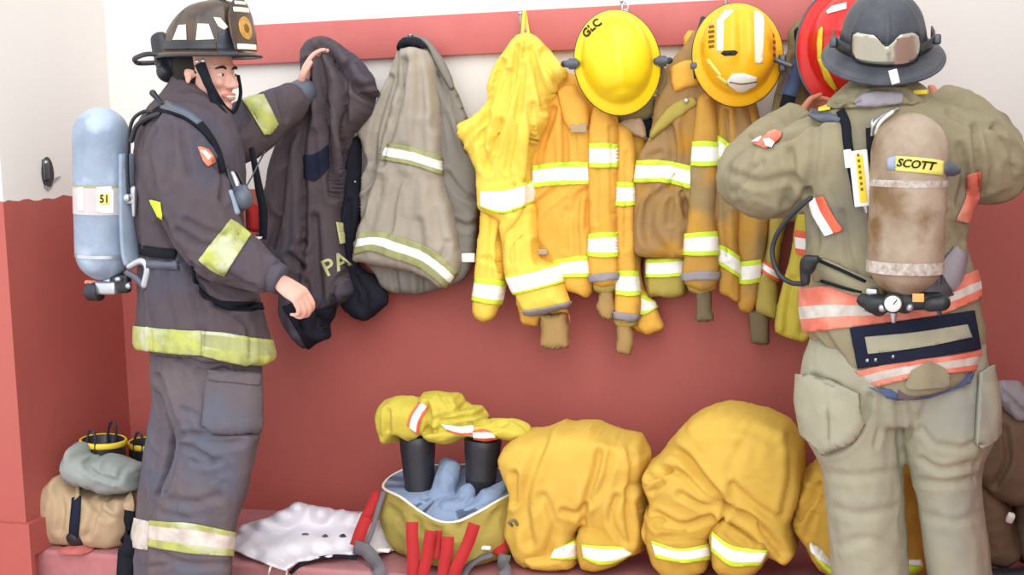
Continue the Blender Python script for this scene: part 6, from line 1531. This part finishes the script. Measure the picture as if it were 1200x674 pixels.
for sx in (-1, 1):
    build('goggle_strap', ribbon([H2(sx*.075, .132, .045), H2(sx*.108, .085, .045), H2(sx*.122, .03, .04), H2(sx*.122, -.03, .035)], .03, .004, nrm=[H2(sx*.075, .132, 0)-BC, H2(sx*.108, .085, 0)-BC, H2(sx*.12, .03, 0)-BC, H2(sx*.12, -.03, 0)-BC], sub=5), MT['black_rubber'], hel2)
    build('strap_clip', rbox(H2(sx*.126, .055, .046), (.02, .022, .026), bev=.3), MT['dark_steel'], hel2)
build('brim_tag', ribbon([P(1046, 82, Y2-.20), P(1048, 90, Y2-.205), P(1050, 98, Y2-.20)], .02, .003), MT['white_plastic'], hel2)

# ------------------------------------------------------------------ right breathing apparatus
YT2 = Y2-.235
a, b = P(1068, 132, YT2), P(1059, 347, YT2); rt2_ = 44*mpp(1062, 240, YT2)
r = empty('breathing_apparatus', b, 'scuffed brown air cylinder with yellow SCOTT label on the right firefighter\'s back', 'breathing apparatus')
tk, d_, c_ = cyl_tank(a, b, rt2_)
tank = build('cylinder', tk, MT['tank_brown'], r)
mp = mpp(1062, 240, YT2)
mat('band_pale', srgb(206, 198, 190), .5, srgb(150, 132, 116), nscale=60, namt=1.0)
ringband((209-132)*mp, (217-132)*mp, 'band_pale', 'worn_band', tank, .0008, a, d_, c_, rt2_)
ringband((304-132)*mp, (318-132)*mp, 'band_pale', 'worn_band', tank, .0008, a, d_, c_, rt2_)
tk2 = rings([a+d_*t+c_*(rt2_+.0008) for t in np.linspace(.06, .4, 24)])
Q = lambda *p: zp(1015, 120, 6.13, p)
build('brand_label', patch(tk2, Q((212, 385), (330, 392), (480, 405), (558, 420), (556, 525), (470, 510), (330, 495), (210, 488)), .0008, .001), MT['label_yellow'], tank)
lettering(tk2, 'SCOTT', *Q((360, 448))[0], 9.6, -6, YT2, MT['ink'], tank, bold=.025, off=.004, sx=1.05, warp=lambda x, y: (x-y*.25, y))
build('label_end', patch(tk2, Q((150, 400), (212, 385), (210, 488), (150, 480)), .001, .001), MT['tank_blue'], tank)
build('cylinder_strap_end', tube([P(1107, 197, YT2-.03), P(1116, 199, YT2-.01), P(1122, 200, YT2+.0)], [(.014, .016), (.014, .016), (.008, .010)], n=14), MT['grey_plastic'], r)
build('valve_body', remesh([tube([P(1060, 345, YT2), P(1060, 356, YT2)], [.028, .026]), tube([P(1022, 356, YT2-.01), P(1098, 352, YT2-.01)], [(.024, .024), (.022, .022)]), tube([P(1012, 352, YT2), P(1030, 362, YT2)], [.018, .02])], .005, 3), MT['black_plastic'], r)
g0 = P(1047, 356, YT2-.045)
gg = tube([g0+np.array([0, .03, 0]), g0], [.024, .024], n=24, rnd=False); gau = build('gauge', gg, MT['dark_steel'], r)
build('gauge_face', tube([g0+np.array([0, .004, 0]), g0+np.array([-.002, -.006, 0])], [.0195, .0195], n=24, rnd=False), MT['white_plastic'], gau)
build('gauge_needle', tube([g0+np.array([-.0, -.0115, 0]), g0+np.array([.008, -.0115, .010])], .0014, n=6), MT['ink'], gau)
build('valve_knob', tube([P(1090, 356, YT2-.02), P(1104, 355, YT2-.02)], [.020, .02], n=16), MT['black_rubber'], r)
build('hose_nut', ellipsoid(P(1034, 361, YT2-.03), (.010, .010, .010)).add(ellipsoid(P(1066, 360, YT2-.03), (.010, .010, .010))).add(tube([P(1047, 366, YT2-.03), P(1047, 376, YT2-.03)], [.011, .006], n=10)), MT['steel'], r)
build('frame_bracket', rbox(P(1015, 356, YT2+.02), (.022, .03, .065), frame((0, -1, 0), (.1, 0, 1)), bev=.2).add(rbox(P(1022, 344, YT2+.02), (.03, .03, .03), bev=.2)), MT['steel'], r)
build('orange_label', rbox(P(1076, 349, YT2-.075), (.026, .004, .02), bev=.2), MT['orange_label'], r)
build('back_plate', rbox(P(1062, 300, YT2+.085), (.17, .02, .32), bev=.3), MT['dark_steel'], r)
# alarm unit with yellow strip
u0 = P(1009, 209, Y2-.19)
dirv = P(1013, 240, Y2-.19)-P(1006, 176, Y2-.19); L_ = np.linalg.norm(dirv); dirv /= L_
fx_ = frame((0, -1, 0), -dirv)
Rb = np.stack([np.cross(dirv, (0, 1, 0))*-1, np.array([0, -1, 0]), -dirv], 1)
un = build('alarm_unit', rbox(u0, (.044, .03, L_*1.02), Rb, .12), MT['white_plastic'], r)
build('alarm_label', rbox(u0+np.array([.001, -.0165, 0]), (.017, .004, L_*.86), Rb, .1), MT['print_yellow'], un)
for k_ in range(7):
    build('label_mark', rbox(u0+dirv*(-.058+.014*k_)+np.array([0, -.0195, 0]), (.006, .001, .007), Rb, .1), MT['ink_brown'], un)
build('alarm_side', rbox(P(994, 186, Y2-.185), (.018, .02, .045), Rb, .15), MT['white_plastic'], un)
build('alarm_cap', tube([P(1015, 241, Y2-.19), P(1016, 248, Y2-.19)], [.010, .006], n=10), MT['steel'], un)
worn('shoulder_strap', c2m, [(985, 130), (991, 145), (993, 165), (997, 190), (1002, 215), (1006, 240)], .022, .008, 'black_webbing', r, .008)
worn('shoulder_strap', c2m, J1((400, 240), (430, 250), (470, 262), (520, 272)), [.04, .036, .028, .01], .006, 'grey_plastic', r, .006)
worn('shoulder_strap', c2m, [(1022, 150), (1023, 175), (1022, 205), (1024, 240), (1026, 280)], .030, .010, 'black_webbing', r, .010)
bar('air_line', [P(1022, 158, Y2-.18), P(1024, 146, Y2-.19), P(1034, 136, Y2-.17), P(1052, 127, Y2-.14)], .0045, 'steel', r)
bar('air_line', [P(1026, 156, Y2-.18), P(1032, 143, Y2-.19), P(1046, 131, Y2-.16)], .0045, 'cream', r)
bar('air_line', [P(1024, 158, Y2-.18), P(1022, 146, Y2-.18), P(1023, 140, Y2-.17)], .0035, 'steel', r)
bar('hose', [P(950, 232, Y2-.12), P(937, 243, Y2-.12), P(922, 258, Y2-.11), P(909, 278, Y2-.10), P(905, 298, Y2-.10), P(912, 320, Y2-.11), P(926, 331, Y2-.12), P(942, 333, Y2-.13)], .0065, 'black_rubber', r)
build('regulator', remesh([ellipsoid(P(947, 310, Y2-.14), (.022, .025, .026)), rbox(P(951, 304, Y2-.15), (.04, .03, .02), bev=.2), tube([P(943, 316, Y2-.14), P(944, 330, Y2-.14)], [.014, .013])], .005, 2), MT['black_plastic'], r)
worn('waist_belt', c2m, J3((320, 290), (345, 280), (400, 305), (450, 325), (490, 335), (520, 340)), [.05, .06, .05, .045], .012, 'coat_khaki', r, .012)
worn('waist_belt_edge', c2m, J3((325, 245), (360, 262), (410, 285), (470, 315)), .008, .014, 'black_webbing', r, .014)
worn('waist_belt_edge', c2m, J3((345, 312), (400, 330), (460, 345)), .008, .014, 'black_webbing', r, .014)
worn('waist_belt', c2m, J3((690, 320), (710, 285), (728, 250), (736, 225)), [.06, .07, .06, .05], .014, 'grey_binding', r, .014)
build('hip_pad', patch(c2m, J3((660, 275), (675, 285), (712, 352), (640, 375), (600, 372), (640, 310)), .016, .008), MT['dark_steel'], r)
